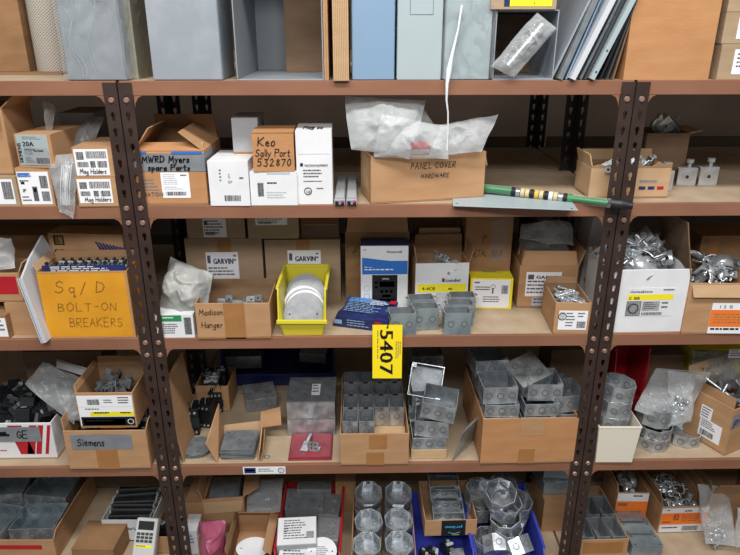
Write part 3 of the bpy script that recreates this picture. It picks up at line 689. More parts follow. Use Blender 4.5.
printed(mb, 'SIEMENS', O2, (0, 0, 1), (-1, 0, 0), (0, -1, 0), .013, 'ink', .04); mb.build('lettering', o)
fr = base(79.5, 119, -.004, ZB, 177.5, .16, rz=1)
o = carton('fuse_box_carton', 'lower tan box with a handwritten barcode label, beside the left posts', KC, fr, 'kraft', group='pair of hand-marked barcode boxes')
LI = [('b', .06, .12, .28, .4), ('b', .36, .1, .96, .38), ('b', .06, .5, .35, .7), ('b', .45, .48, .6, .72), ('b', .66, .48, .95, .72), ('H', .16, .93, .92, .17, 'Mag Holders', 'ink', .15, .2, 3)]
label_on(o, F(fr), .04, .06, .88, .88, LI)
fr2 = base(76, 115.5, -.002, ZB+fr.h+.0008, 147.5, .16, rz=2)
o = carton('fuse_box_carton', 'upper tan box with a handwritten barcode label, beside the left posts', KC, fr2, 'kraft', group='pair of hand-marked barcode boxes')
label_on(o, F(fr2), .04, .06, .88, .95, [('b', .06, .1, .28, .4), ('b', .36, .08, .96, .35), ('b', .06, .48, .4, .68), ('b', .45, .45, .6, .7), ('b', .66, .45, .95, .7), ('H', .1, .93, .9, .18, 'Mag Holders', 'ink', .15, .2, 5)])
bag('plastic_bag', 'clear bag of white wire ties hanging over the shelf edge', [(60, 212, -.012), (73, 219, -.012), (80, 152, .01), (45, 156, .012)], .014, 3, 'poly_clear', .008)
mb = MB(); p0 = at_y(66, 212, D0-.010)
for k in range(7):
    a = at_y(62+k*1.6, 165, D0-.004)-p0; b = at_y(60.5+k*1.5, 205, D0-.010)-p0
    mb.tube([a, a.lerp(b, .5)+Vector((.003*math.sin(k), -.004, 0)), b], .0013, 'white_card', 5)
tag(mb.build('wire_tie_bundle', None, 0, p0), 'bundle of white ties inside the hanging clear bag', 'cable ties')
bag('plastic_sheet', 'grey translucent plastic sheet draped behind the breaker boxes', [(58, 160, .06), (82, 165, .08), (104, 118, .16), (88, 116, .2)], .004, 8, 'poly_gray', .01)
bag('plastic_bag', 'small clear plastic scrap standing on the 20A box', [(47, 131, .07), (52, 132, .07), (53, 106, .09), (42, 100, .08)], .004, 14, 'poly_clear', .01)

# ================================================================== SHELF B, middle bay
fr = base(139, 208.5, .006, ZB, 152, .2)
frm = fr
o = carton('cardboard_box', 'open tan carton with grey tape band behind the left posts', KC, fr, 'kraft_orange', opened=True, flaps=(('l', .07, -35, 'kraft'), ('r', .075, -52, 'kraft'), ('b', .07, -10, 'kraft_dark'), ('f', .05, -75)))
mb = MB(); patch(mb, F(fr), 0, .03, 1, .36, 'tape_gray', off=.0012, t=.001); mb.box((fr.w/2, 0, fr.h*.64), (fr.w/2+.001, .12, fr.h*.97), 'tape_gray'); 
items(mb, sub(F(fr), 0, 0, 1, 1, .0014), [('H', .13, .19, .76, .115, 'MWRD Myers', 'ink', .2, .25, 4), ('H', .2, .34, .74, .1, 'spare Parts', 'ink', .2, .25, 6)])
mb.build('duct_tape', o)['label'] = 'grey tape band with black handwriting'
label_on(o, F(fr), .36, .38, .76, .86, [('l', .08, .06, .6, .5, 6, 'palegrey'), ('l', .7, .08, .95, .2, 1), ('b', .12, .75, .85, .9), ('l', .1, .55, .8, .7, 2, 'palegrey')], seed=5)
wr(o, fr, 'front', [('t', .1, .82, .1, 'EATON', 'tape_gray', .03), ('l', .08, .5, .34, .75, 4, 'tape_gray')], name='print')
mb = MB(); patch(mb, F(fr, 'front'), .03, -.01, .2, .035, 'blue', off=.003); patch(mb, F(fr, 'front'), .55, -.01, .98, .035, 'blue', off=.003); mb.build('blue_tape', o)
# white boxes
fr = base(211, 250.5, -.002, ZB, 161, .15, rz=-1)
o = carton('white_box', 'short white box with small print, first right of the tan taped carton', KC, fr, 'white_card')
label_on(o, F(fr), .05, .1, .95, .95, [('l', .25, .1, .32, .45, 4), ('l', .5, .22, .55, .35, 3), ('t', .47, .45, .09, 'QP', 'softink'), ('b', .35, .78, .8, .93), ('l', .8, .3, .92, .4, 1)], None, 'print', seed=7)
fr = base(251.5, 298, -.001, ZB, 172, .15)
fk = fr
o = carton('white_box', 'white box with small print beneath the tan box marked in pen', KC, fr, 'white_card')
label_on(o, F(fr), .05, .05, .95, .95, [('b', .12, .3, .26, .75), ('l', .35, .28, .65, .4, 1, 'ink'), ('l', .33, .6, .8, .85, 3, 'palegrey'), ('r', .35, -.05, .9, .02, 'palegrey')], None, 'print', seed=8)
fr = base(253.8, 294.8, -.004, ZB+fk.h+.0008, 132.5, .12, rz=2)
o = carton('cardboard_box', 'small tan box marked in black pen, on top of a white box', KC, fr, 'kraft_orange', tape=[('front', .0, .0, 1, .02)])
wr(o, fr, 'front', [('H', .14, .34, .52, .2, 'Keo', 'ink', .12, .25, 2), ('H', .06, .6, .92, .17, 'Sally Port', 'ink', .12, .16, 5), ('H', .1, .85, .82, .18, '532870', 'ink', .12, .3, 6)])
carton('gray_box', 'light grey box standing behind the small pen-marked tan box', KC, base(237, 262, .09, ZB, 118, .12), 'gray_card', tape=[('front', 0, .42, 1, .5)])
fr = base(298, 333, .008, ZB, 131, .14, rz=1)
fw = fr
o = carton('white_box', 'tallest white box on the second shelf, with printed front and dark lid mark', KC, fr, 'white_card')
label_on(o, F(fr), .05, .05, .95, .95, [('T', .2, .47, .92, .045, 'PRECISION EQUIPMENT', 'ink', .02), ('r', .06, .42, .15, .47, 'ink'), ('l', .15, .52, .85, .66, 3), ('l', .15, .69, .8, .72, 1, 'ink'), ('k', .28, .85, .06, 'ink'), ('t', .23, .88, .06, 'UL', 'ink', .02), ('l', .55, .8, .85, .84, 1), ('r', 0, .28, 1, .285, 'palegrey')], None, 'print', seed=9)
wr(o, fr, 'top', [('H', .2, .8, .75, .35, 'Mag ok', 'ink', .16)])
for i, (a, b, lbl) in enumerate(((334, 345.5, 'long grey terminal strip lying end-on, next to the tallest white box'), (346, 357.5, 'long grey terminal strip lying end-on, next to the bag-filled carton'))):
    fr = base(a, b, -.004, ZB, 197, .24); o = thing('terminal_strip', lbl, 'terminal strip', fr.L, (0, 0, fr.rz), 'grey terminal strips end-on')
    w, d, h = fr.w*.92, .25, .022; LOG.append(('strip', fr.w, fr.h))
    mb = MB(); mb.box((-w/2, 0, 0), (w/2, d, h*.7), 'gray_card'); mb.box((-w*.42, .004, h*.7), (w*.42, d, h), 'gray_card'); mb.build('channel', o, .001)
    mb = MB(); mb.box((-w*.42, -.003, .001), (w*.42, 0, h*.5), 'black'); mb.box((-w*.1, -.004, h*.15), (w*.12, -.003, h*.5), 'enc_gray'); mb.box((w*.1, -.0045, h*.35), (w*.36, -.003, h*.6), 'magenta'); mb.build('end_cap', o)
# panel cover hardware carton
fl = at_z(371, 203, ZB); fr_ = at_z(483, 191.5, ZB); rz = math.atan2(fr_.y-fl.y, fr_.x-fl.x); rz = max(-.1, min(rz, .28)); m = (fl+fr_)/2
fr = base(371, 483.5, .004, ZB, 156, .12, rz=math.degrees(rz)*.7); fr.d = .13
fp = fr
o = carton('cardboard_box', 'tan carton overflowing with milky plastic bags, pen writing on front', KC, fr, 'kraft', opened=True, flaps=(('r', .04, 165),))
wr(o, fr, 'front', [('H', .34, .30, .68, .12, 'PANEL COVER', 'ink', .11, .32, 3, .0), ('H', .43, .5, .65, .09, 'HARDWARE', 'ink', .12, .3, 8, .0)])
mb = MB(); patch(mb, F(fr, 'left'), .3, .1, .7, .75, 'kraft_light'); mb.build('patch_label', o)
bag('plastic_bag', 'milky bag spilling over the left side of the overflowing carton', [(352, 148, -.0), (408, 158, -.0), (425, 100, .06), (343, 97, .05)], .030, 21, 'poly_milky', .016, fr=7.)
bag('plastic_bag', 'milky bag with a red mark at the front of the overflowing carton', [(372, 158, .0), (448, 158, .0), (447, 126, .03), (382, 115, .03)], .028, 33, 'poly_milky', .014, fr=8.)
bag('plastic_bag', 'pointed milky bag rising from the right end of the overflowing carton', [(428, 156, .012), (482, 151, .03), (498, 114, .06), (440, 124, .06)], .018, 41, 'poly_milky', .012, fr=8.)
bag('plastic_bag', 'clouded bag at the back of the overflowing carton, under the shelf above', [(360, 140, .09), (440, 140, .09), (425, 108, .10), (352, 99, .10)], .025, 52, 'poly_milky', .016)
c = at_y(421, 146, D0-.012); mb = MB(); mb.box((-.025, 0, -.008), (.022, .001, .011), 'red'); tag(mb.build('red_tag', None, 0, c, (R(-8), 0, R(6))), 'small red printed tag on the milky bags', 'paper tag')
# flat cover plate
P4 = [at_z(453, 206.5, ZB), at_z(578, 211, ZB), at_z(560, 184, ZB), at_z(478, 182, ZB)]
c = P4[0]; n = .0025
o = thing('cover_plate', 'flat light grey steel plate overhanging the shelf edge under the green tube', 'steel plate', (c.x, c.y, ZB+.0005)); mb = MB()
mb.slab((0, 0, 0), Vector((P4[1].x-c.x, P4[1].y-c.y, 0)), Vector((.02, .17, 0)), (0, 0, 1), n, 'enc_green')
mb.build('plate', o, .0005)
mb = MB(); mb.ring((.012, .018, n), (0, 0, 1), 0, .003, 'cavity'); mb.ring((P4[1].x-c.x-.012, P4[1].y-c.y+.012, n), (0, 0, 1), 0, .003, 'cavity'); mb.build('screw_hole', o)
# green tube
a = at_z(484, 178, ZB+.016); a = at_y(484, 180, D0+.10); b = at_y(633, 206, D0-.045)
a.z = ZB+.0185; a = Vector((a.x, a.y, a.z)); dv = b-a
o = thing('sample_tube', 'long clear tube with green rod and black cap, poking past the right posts', 'plastic tube', a); L = dv.length; u = dv.normalized()
mb = MB(); mb.cyl((0, 0, 0), u*L*.86, .0118, 'film', 20); mb.build('clear_tube', o)
mb = MB(); mb.cyl(u*.004, u*L*.21, .0105, 'tube_green', 14); mb.cyl(u*L*.60, u*L*.84, .0075, 'tube_green', 12); mb.build('green_rod', o)
mb = MB(); mb.cyl(u*L*.86, u*L*.93, .0145, 'black', 18); mb.cyl(u*L*.93, u*L*.975, .0145, 'black', 18, .010); mb.cyl(u*L*.975, u*L, .010, 'black', 18, .008); mb.build('cap', o)['label'] = 'black end cap'
mb = MB(); rr = random.Random(5)
cols = ['ink', 'galv', 'tan_cord', 'tan_cord', 'ink', 'wax', 'tan_cord', 'ink', 'white_card', 'tan_cord', 'galv', 'ink', 'green']
for i, cc in enumerate(cols):
    t0 = .20+.032*i; mb.cyl(u*L*t0, u*L*(t0+.026), .0122, cc, 16)
mb.build('patterned_sleeve', o)['label'] = 'tan, black and white patterned sleeve'

# ================================================================== SHELF B, right bay
fr = base(638, 668, .06, ZB, 172, .1, rz=-2)
fl = base(588, 667, .055, ZB, 168, .12)
o = carton('cardboard_box', 'torn-edged tan carton behind the right posts, full of beam clamps', KC, fl, 'kraft_light', opened=True, flaps=(('l', .035, 15), ('b', .03, -5)))
mb = MB(); rr = random.Random(3); w, d, h = fl.w, fl.d, fl.h; n = 12
pts = [(-w/2+w*i/n, h+rr.uniform(0, .016)) for i in range(n+1)]
for i in range(n):
    x0, z0 = pts[i]; x1, z1 = pts[i+1]
    mb.add([(x0, .0, h-.001), (x1, .0, h-.001), (x1, .0, z1), (x0, .0, z0), (x0, .003, h-.001), (x1, .003, h-.001), (x1, .003, z1), (x0, .003, z0)], [(0, 1, 2, 3), (7, 6, 5, 4), (3, 2, 6, 7), (0, 3, 7, 4), (1, 5, 6, 2)], 'kraft_in')
mb.build('torn_edge', o)
label_on(o, F(fl), .62, .4, .95, .75, [('l', .0, .0, 1, .5, 1, 'tape_gray'), ('r', .0, .6, .25, .9, 'navy'), ('r', .35, .6, .6, .9, 'navy'), ('r', .7, .6, .95, .9, 'red')], None, 'print')
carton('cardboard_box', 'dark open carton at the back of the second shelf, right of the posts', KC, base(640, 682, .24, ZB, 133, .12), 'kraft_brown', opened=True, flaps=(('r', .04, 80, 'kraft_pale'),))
fb_ = base(640, 682, .24, ZB, 133, .12)
def clamp(name, label, group=None, s=1., mt='galv_bright'):
    """beam clamp: folded steel hook plate with a hole and a threaded bolt through a round saddle"""
    o = thing(name, label, 'pipe clamp', (0, 0, 0), (0, 0, 0), group); mb = MB(); t = .003*s; a = .021*s
    mb.box((-a, 0, 0), (a, t, 2*a), mt); mb.box((-a, t, 0), (a, a*1.5, t), mt); mb.box((-a, t, 2*a-t), (a, a*.9, 2*a), mt); mb.build('hook_plate', o, .0008)
    mb = MB(); mb.ring((0, 0, a), (0, -1, 0), .004*s, .0075*s, mt, off=.0006); mb.ring((0, 0, a), (0, -1, 0), 0, .004*s, 'cavity', off=.0005)
    mb.build('screw_hole', o)
    mb = MB(); mb.cyl((a*.2, a*.4, 2*a), (a*.2, a*.4, 2*a+.018*s), .004*s, mt, 10); mb.cyl((a*.2, a*.4, 2*a+.010*s), (a*.2, a*.4, 2*a+.018*s), .0085*s, mt, 6); mb.build('clamp_bolt', o)
    return o
G = 'beam clamps on the second shelf of the right bay'
pc = Pool(clamp('beam_clamp', '', G))
def at_floor(px, py, z): return at_z(px, py, z)
for (x, y, z, rz, lb, sc) in ((718, 186, ZB, 2, 'beam clamp standing farthest right on the second shelf', 1.3), (696.5, 186, ZB, -6, 'beam clamp standing in the middle of the three beside the torn carton', 1.25), (676, 192, ZB, 28, 'beam clamp standing against the torn carton', 1.35)):
    p = at_z(x-11, y, z); pc.put((p.x, p.y, z), (0, 0, R(rz)), lb, G, sc)
rr = random.Random(11)
def heap(pool, fr, n, zz, label, group, seed, sc=(.9, 1.1), mx=.02, tilt=60, my=None, top=None):
    """n pieces thrown in a container, settled in rising layers"""
    r_ = random.Random(seed); out = []; my = mx if my is None else my
    for i in range(n):
        z = zz+(top or 0)*(i/n)+r_.uniform(0, .006)
        p = fr.P(r_.uniform(-fr.w/2+mx, fr.w/2-mx), r_.uniform(my, fr.d-my), z)
        out.append(pool.put(p, (R(r_.uniform(-tilt, tilt)), R(r_.uniform(-tilt, tilt)), R(r_.uniform(0, 360))), label, group, r_.uniform(*sc)))
    return out
heap(pc, fl, 7, fl.h-.035, 'beam clamp heaped in the torn-edged carton', 'beam clamps in the torn carton', 4, mx=.03, top=.02)
heap(pc, fb_, 4, fb_.h-.01, 'clamp part in the dark carton at the back of the second shelf', 'clamps in the dark rear carton', 5, mx=.03, top=.01)
mb = MB(); mb.cyl((0, 0, 0), (0, .012, 0), .022, 'galv', 20); mb.cyl((0, -.002, 0), (0, 0, 0), .013, 'galv_dark', 16)
tag(mb.build('pulley_wheel', None, 0, fb_.P(-.02, .03, fb_.h+.018), (R(10), 0, R(15))), 'round steel wheel on top of the dark rear carton', 'metal wheel')
# ================================================================== SHELF C, left bay
carton('cardboard_box', 'wide brown carton at the back of the left bay behind the amber box', KC, base(-60, 108, .26, ZC, 236, .13), 'kraft_dark')
fr = base(-22, 10, .006, ZC, 316, .1)
o = carton('cardboard_box', 'small tan carton at the left frame edge on the middle shelf', KC, fr, 'kraft_dark')
label_on(o, F(fr), .62, .1, .98, .9, [('l', .1, .1, .9, .8, 3)])
fr1 = base(11, 60, .03, ZC, 303, .14)
carton('cardboard_box', 'plain brown box beneath the box with the red square', KC, fr1, 'kraft')
fr = base(-30, 24, .035, ZC+fr1.h+.0008, 268, .12, h=.085)
o = carton('cardboard_box', 'open tan box with a bright red square on its front', KC, fr, 'kraft', opened=True, tilt=(0, 0), flaps=(('r', .03, 25),))
label_on(o, F(fr), .48, .12, .94, .72, [], 'red', desc='bright red square label')
bag('plastic_bag', 'crumpled pale bag in the box with the red square', [(-12, 272, .06), (16, 268, .06), (12, 238, .10), (-12, 236, .10)], .02, 61, 'poly_milky', .012)
# white cover sheet leaning
a = at_z(43.5, 344, ZC); o = thing('panel_cover', 'white steel panel cover leaning against the amber box', 'steel panel', (a.x, a.y+.004, ZC+.0008), (0, R(-9), R(-4)))
mb = MB(); 
pts = [(-.009, .0), (.0, .0), (.0, .262), (-.009, .250)]
prof = [(-.003, 0, 0), (.003, 0, 0), (.003, 0, .215), (-.003, 0, .215)]
mb.add([(0, 0, 0), (0, .10, 0), (0, .17, .21), (0, .15, .262), (0, .06, .225), (0, .0, .19)]+[(.006, 0, 0), (.006, .10, 0), (.006, .17, .21), (.006, .15, .262), (.006, .06, .225), (.006, .0, .19)],
       [(0, 5, 4, 3, 2, 1), (6, 7, 8, 9, 10, 11)]+[(i, (i+1) % 6, 6+(i+1) % 6, 6+i) for i in range(6)], 'off_white_sheet')
mb.build('panel', o, .001)
mb = MB(); mb.box((-.009, 0, 0), (0, .0015, .19), 'off_white_sheet'); mb.box((-.0055, -.0005, 0), (-.0045, .0, .19), 'navy'); mb.build('folded_edge', o)
# amber box
fr = base(49, 136, .004, ZC, 272, .12, rz=1); fa = fr
o = carton('cardboard_box', 'amber-painted box of breakers with pencil writing beside the left posts', KC, fr, 'amber_card', inner='kraft', opened=True, flaps=(('l', .022, 30, 'kraft_light'), ('b', .02, 0, 'kraft')))
wr(o, fr, 'front', [('H', .17, .31, .66, .16, "Sq/ D", 'pencil', .055, .35, 2), ('H', .17, .58, .74, .12, 'BOLT-ON', 'pencil', .06, .32, 3), ('H', .27, .82, .84, .13, 'BREAKERS', 'pencil', .06, .26, 5)])
mb = MB(); patch(mb, F(fr), .0, -.004, 1, .02, 'kraft'); mb.box((fr.w/2-.006, -.0012, 0), (fr.w/2+.001, .0, fr.h), 'kraft'); mb.build('bare_edge', o)
mb = MB(); mb.box((-fr.w/2+.012, .012, fr.h-.01), (fr.w/2-.006, .016, fr.h+.012), 'navy'); items(mb, ((-fr.w/2+.012, .0119, fr.h+.012), (1, 0, 0), (0, 0, -1), (0, -1, 0), fr.w-.02, .02), [('l', .1, .1, .9, .9, 3, 'white_card')])
tag(mb.build('printed_divider', None, 0, fr.L, (0, 0, fr.rz)), 'blue and white printed sleeve standing inside the amber box', 'printed card')
def breaker(name, label, mt='breaker', hmt='black', group=None, w=.022, d=.06, h=.055, tm='galv_bright', cm='palegrey'):
    o = thing(name, label, 'circuit breaker', (0, 0, 0), (0, 0, 0), group)
    mb = MB(); pr = [(0, 0), (d, 0), (d, h*.62), (d*.72, h*.66), (d*.68, h), (d*.32, h), (d*.28, h*.66), (0, h*.62)]; n = 8
    vs = [(-w/2, a-d/2, b) for a, b in pr]+[(w/2, a-d/2, b) for a, b in pr]
    mb.add(vs, [tuple(reversed(range(n))), tuple(range(n, 2*n))]+[(i, (i+1) % n, n+(i+1) % n, n+i) for i in range(n)], mt); mb.build('body', o, .001)
    mb = MB(); mb.box((-w*.18, -d*.12, h), (w*.18, d*.02, h+.009), hmt); mb.build('toggle', o, .001)
    MB().ring((0, -d*.4, h*.62), (0, 0, 1), 0, w*.22, tm, off=.0008).build('terminal', o); MB().ring((0, d*.4, h*.66), (0, 0, 1), 0, w*.22, tm, off=.0008).build('terminal', o)
    MB().box((-w*.42, -d*.31, h*.9), (w*.42, -d*.15, h+.0006), cm).build('label', o)
    return o
G = 'breakers in the amber box'
pb = Pool(breaker('circuit_breaker', '', 'breaker_gray', 'black', G))
nb = 9
for i in range(nb):
    x = -fr.w/2+.026+i*(fr.w-.045)/(nb-1)
    pb.put(fr.P(x, .048, fr.h-.045), (R(8), R(-12+i*2), fr.rz+R(rnd.uniform(-3, 3))), 'grey breaker standing in the row inside the amber box', G, .95)
for i in range(nb):
    x = -fr.w/2+.028+i*(fr.w-.05)/(nb-1)
    pb.put(fr.P(x, .092, fr.h-.045), (R(-5), R(9), fr.rz), 'grey breaker standing in the row inside the amber box', G, .8)
fr = base(63, 134, .15, ZC, 233, .08, rz=-5)
o = carton('circuit_breaker_box', 'tan printed box with square logo and diagonal blue stripes, behind the amber box', KC, fr, 'kraft')
hh = .13; Fq = (Vector(face(fr.w, fr.d, fr.h, 'front')[0]), (1, 0, 0), (0, 0, -1), (0, -1, 0), fr.w, .075)
its = [('r', .07, .08, .21, .46, 'ink'), ('r', .09, .12, .19, .42, 'kraft'), ('r', .10, .15, .18, .39, 'wax'), ('r', .12, .15, .135, .36, 'ink'), ('r', .12, .32, .16, .36, 'ink'), ('T', .06, .76, .2, .2, 'QO', 'navy', .04)]
mb = MB(); items(mb, sub(Fq, 0, 0, 1, 1, .0006), its)
O = Vector(Fq[0])
for j in range(9):
    x0 = fr.w*(.62+.045*j); mb.add([O+Vector((x0, -.0008, -.022-.002*j)), O+Vector((x0+.006, -.0008, -.022-.002*j)), O+Vector((x0+.034, -.0008, -.07)), O+Vector((x0+.024, -.0008, -.07))], [(3, 2, 1, 0)], 'navy')
mb.build('print', o)

# ================================================================== SHELF C, middle bay
def garvin(xl, xr, off, z, yt, d, lbl, lab, mt='kraft_pale', h=None, big=False):
    fr = base(xl, xr, off, z, yt, d, h=h)
    o = carton('cardboard_box', lbl, KC, fr, mt, tape=[('front', .42, 0, .6, .35), ('top', .42, 0, .6, 1)], group='shipping cartons stacked at the back of the middle shelf')
    l, t, r, b = lab
    label_on(o, F(fr), l, t, r, b, [('T', .22, .42, .84, .28, 'GARVIN', 'navy', .05), ('l', .05, .55, .95, .9, 3), ('r', .04, .12, .14, .4, 'softink'), ('l', .85, .1, .97, .4, 2)] if big else [('l', .05, .1, .95, .9, 5), ('r', .05, .1, .2, .35, 'softink'), ('b', .1, .7, .5, .9)])
    return fr
g1 = garvin(191, 265.5, .24, ZC, 239, .12, 'lower left shipping carton behind the tan hanger box', (.26, .2, .68, .62), big=True)
g2 = garvin(268, 341, .24, ZC, 240, .12, 'lower shipping carton behind the yellow bin', (.3, .16, .74, .56), big=True)
garvin(188, 245.5, .24, ZC+g1.h+.001, 214, .12, 'upper left shipping carton with a scuffed label, under the shelf', (.28, .35, .68, .95), h=.095)
garvin(248.5, 299, .235, ZC+g1.h+.001, 214, .12, 'upper middle shipping carton with label near its top', (.16, .2, .78, .55), h=.095)
carton('cardboard_box', 'low dark open carton on top of the rear shipping cartons', KC, base(301, 339, .26, ZC+g2.h+.001, 224, .1, h=.07), 'kraft_brown', opened=True, flaps=(('f', .04, 120, 'kraft_dark'),))
fj = base(346, 408, .26, ZC, 232, .13)
o = carton('cardboard_box', 'tall plain brown carton marked with a J behind the blue and white box', KC, fj, 'kraft_dark', flaps=(('f', .05, 4, 'kraft'),))
wr(o, fj, 'front', [('h', .1, .3, .1, 'J', 'ink', .09)])
o = carton('cardboard_box', 'open brown carton behind the white box with yellow band', KC, base(415, 459, .28, ZC, 237, .12), 'kraft_dark', opened=True, flaps=(('b', .05, 2), ('f', .03, 5, 'kraft')))
fr = base(462, 507, .24, ZC, 205, .12, h=.30)
o = carton('cardboard_box', 'tall brown carton with small pen writing, left of the bag-topped shipping carton', KC, fr, 'kraft_dark')
wr(o, fr, 'front', [('H', .35, .36, .45, .075, '1"', 'ink', .1)]); wr(o, fr, 'front', [('H', .12, .5, .8, .06, 'METAL  52 S', 'ink', .1, .22)])
mb = MB(); patch(mb, F(fr), .55, .0, .9, .55, 'film', off=.002, t=.0005); mb.build('clear_tape', o)
# gray cloth bag and green label box
bag('shop_cloth', 'crumpled grey cloth-like bag between posts and hanger carton', [(157, 318, .06), (203, 322, .05), (214, 272, .09), (172, 258, .12)], .035, 71, 'silver_bag', .022, cat='cloth')
fr = base(158, 195, .004, ZC, 315, .08)
o = carton('small_box', 'small white box with green band in front of the grey cloth bag', 'box', fr, 'white_card')
label_on(o, F(fr), .1, .02, .97, .95, [('r', .0, .0, .68, .28, 'green'), ('l', .1, .08, .6, .2, 1, 'paper'), ('l', .08, .4, .6, .9, 5), ('b', .75, .1, .97, .9)], None, 'print')
# hanger carton
fr = base(198, 271.5, -.004, ZC, 303.5, .185, rz=.0); fh = fr
o = carton('cardboard_box', 'open tan carton with pen writing and clear tape, left of the yellow bin', KC, fr, 'kraft', opened=True, tape=[('front', .38, .0, .66, 1), ('front', .0, .97, 1, 1)])
wr(o, fr, 'front', [('H', .05, .32, .36, .16, 'Madison', 'ink', .1, .2, 3), ('H', .07, .68, .36, .17, 'Hanger', 'ink', .1, .2, 7)])
def hanger(name, label, group):
    o = thing(name, label, 'steel bracket', (0, 0, 0), (0, 0, 0), group); mb = MB()
    mb.box((-.055, 0, 0), (.055, .0015, .018), 'galv_dark'); mb.box((-.055, 0, 0), (-.035, .0015, .032), 'galv_dark'); mb.box((.028, 0, 0), (.05, .0015, .036), 'galv_dark'); mb.box((-.01, 0, .0165), (.01, .016, .018), 'galv_dark'); mb.build('strap', o)
    e = MB(); e.ring((-.045, 0, .02), (0, -1, 0), 0, .003, 'cavity'); e.ring((.04, 0, .026), (0, -1, 0), 0, .003, 'cavity'); e.build('screw_hole', o); return o
G = 'steel hangers in the open tan carton'
ph = Pool(hanger('box_hanger', '', G))
for i in range(12): ph.put(fr.P(rnd.uniform(-.025, .025), .03+i*.012, .02+rnd.uniform(0, .012)), (R(rnd.uniform(-25, 10)), R(rnd.uniform(-8, 8)), R(rnd.uniform(-10, 10))), 'dark steel hanger strap lying in the open tan carton', G)
# yellow bin
fr = rim(277, 321, 326, 321, 0, ZC, .055, d=.2); fy = fr
fr.L.y = D0+.0; fr.h = z_at(265, fr.L.x, D0+.2)-ZC; fr.h = min(fr.h, .16)
LOG.append(('ybin', fr.h, fr.d, fr.w)); fr.w = .16
fr.w = (x_at(333, D0+.05, ZC+.12)-x_at(281.5, D0+.05, ZC+.12))*.93
o = bin_('storage_bin', 'yellow plastic bin holding grey and white round cover plates', fr, 'bin_yellow', .05)
fyb = fr
def disc(name, label, r, mt, group=None, t=.003):
    o = thing(name, label, 'cover plate', (0, 0, 0), (0, 0, 0), group); mb = MB()
    mb.prism([(r*math.cos(2*math.pi*i/36), r*math.sin(2*math.pi*i/36)) for i in range(36)], 0, t, mt); mb.build('plate', o, .0006)
    e = MB(); e.ring((r*.7, 0, t), (0, 0, 1), 0, .0025, 'cavity'); e.ring((-r*.7, 0, t), (0, 0, 1), 0, .0025, 'cavity'); e.build('screw_hole', o); return o
pg = Pool(disc('round_cover', '', .055, 'cast')); pw = Pool(disc('round_cover', '', .056, 'white_card'))
G = 'round covers in the yellow bin'
yy = .055
for i in range(11):
    white = i in (2, 4); y = .035+i*.0105
    (pw if white else pg).put(fr.P(.004*math.sin(i), y+.008, .050+.0024*i), (R(60-.6*i), 0, R(2*math.sin(i*2))), ('front white round cover in the yellow bin' if i == 2 else 'rear white round cover in the yellow bin') if white else ('grey round cover plate foremost in the yellow bin' if i == 0 else 'grey round cover plate in the yellow bin'), G, 1)
# blue-white thermostat box
fr = base(361, 407, .165, ZC, 246, .075); 
o = carton('product_box', 'blue and white box picturing a black keypad, standing upright', 'product box', fr, 'white_card')
fw_ = F(fr)
label_on(o, fw_, 0, 0, 1, 1, [('t', .55, .10, .045, 'Honeywell', 'ink', .03), ('l', .05, .05, .15, .08, 1), ('r', .03, .22, .99, .42, 'blue'), ('l', .08, .26, .92, .38, 3, 'paper'), ('r', .24, .43, .78, 1, 'black'), ('r', .40, .53, .72, .61, 'lcd'), ('t', .45, .5, .035, 'HM210', 'paper'), ('r', .30, .53, .36, .56, 'paper'), ('r', .30, .60, .36, .63, 'paper'), ('r', .42, .66, .48, .7, 'palegrey'), ('r', .52, .66, .58, .7, 'palegrey'), ('r', .62, .66, .68, .7, 'palegrey'), ('r', .46, .73, .64, .77, 'softink'), ('r', .3, .8, .72, .98, 'dark_gray'), ('k', .13, .63, .045, 'palegrey'), ('k', .13, .75, .045, 'palegrey'), ('k', .13, .87, .045, 'palegrey')], None, 'print')
mb = MB(); Oq = Vector(fw_[0]); mb.add([Oq+Vector((fr.w*.03, -.0012, -fr.h*.17)), Oq+Vector((fr.w*.99, -.0012, -fr.h*.25)), Oq+Vector((fr.w*.99, -.0012, -fr.h*.36)), Oq+Vector((fr.w*.03, -.0012, -fr.h*.3))], [(3, 2, 1, 0)], 'blue')
patch(mb, F(fr, 'top'), 0, 0, 1, 1, 'navy'); patch(mb, F(fr, 'right'), .0, 0, 1, .1, 'navy'); mb.build('coloured_panel', o)['label'] = 'navy lid and blue swoosh'
# crushed blue box
L = at_z(333, 325, ZC); R2 = at_z(383, 333, ZC); rz = math.atan2(R2.y-L.y, R2.x-L.x); m = (L+R2)/2
fr = Fr((m.x, m.y, ZC), (R2-L).length, .125, .040, max(-.3, rz), ZC)
LOG.append(('crushed', fr.w, fr.rz))
o = thing('crushed_box', 'crushed dark blue printed box lying flat before the blue and white one', 'product box', fr.L, (0, 0, fr.rz)); w, d, h = fr.w, fr.d, fr.h
mb = MB(); rr = random.Random(5); nx, ny = 8, 8
def cr(x, y, z): 
    n = noise.noise_vector(Vector((x*22, y*22, z*30+4)))*.006; return (x+n.x-.012*(z > .01)*(0), y+n.y, max(0, z+n.z*1.3 if z > .01 else z))
top = [cr(-w/2+w*i/nx+(.012 if True else 0), d*j/ny, h*(.82+.2*j/ny)) for j in range(ny+1) for i in range(nx+1)]; bot = [(-w/2+w*i/nx, d*j/ny, 0) for j in range(ny+1) for i in range(nx+1)]
n1 = (nx+1); fs = [(j*n1+i, j*n1+i+1, (j+1)*n1+i+1, (j+1)*n1+i) for j in range(ny) for i in range(nx)]; K = len(top)
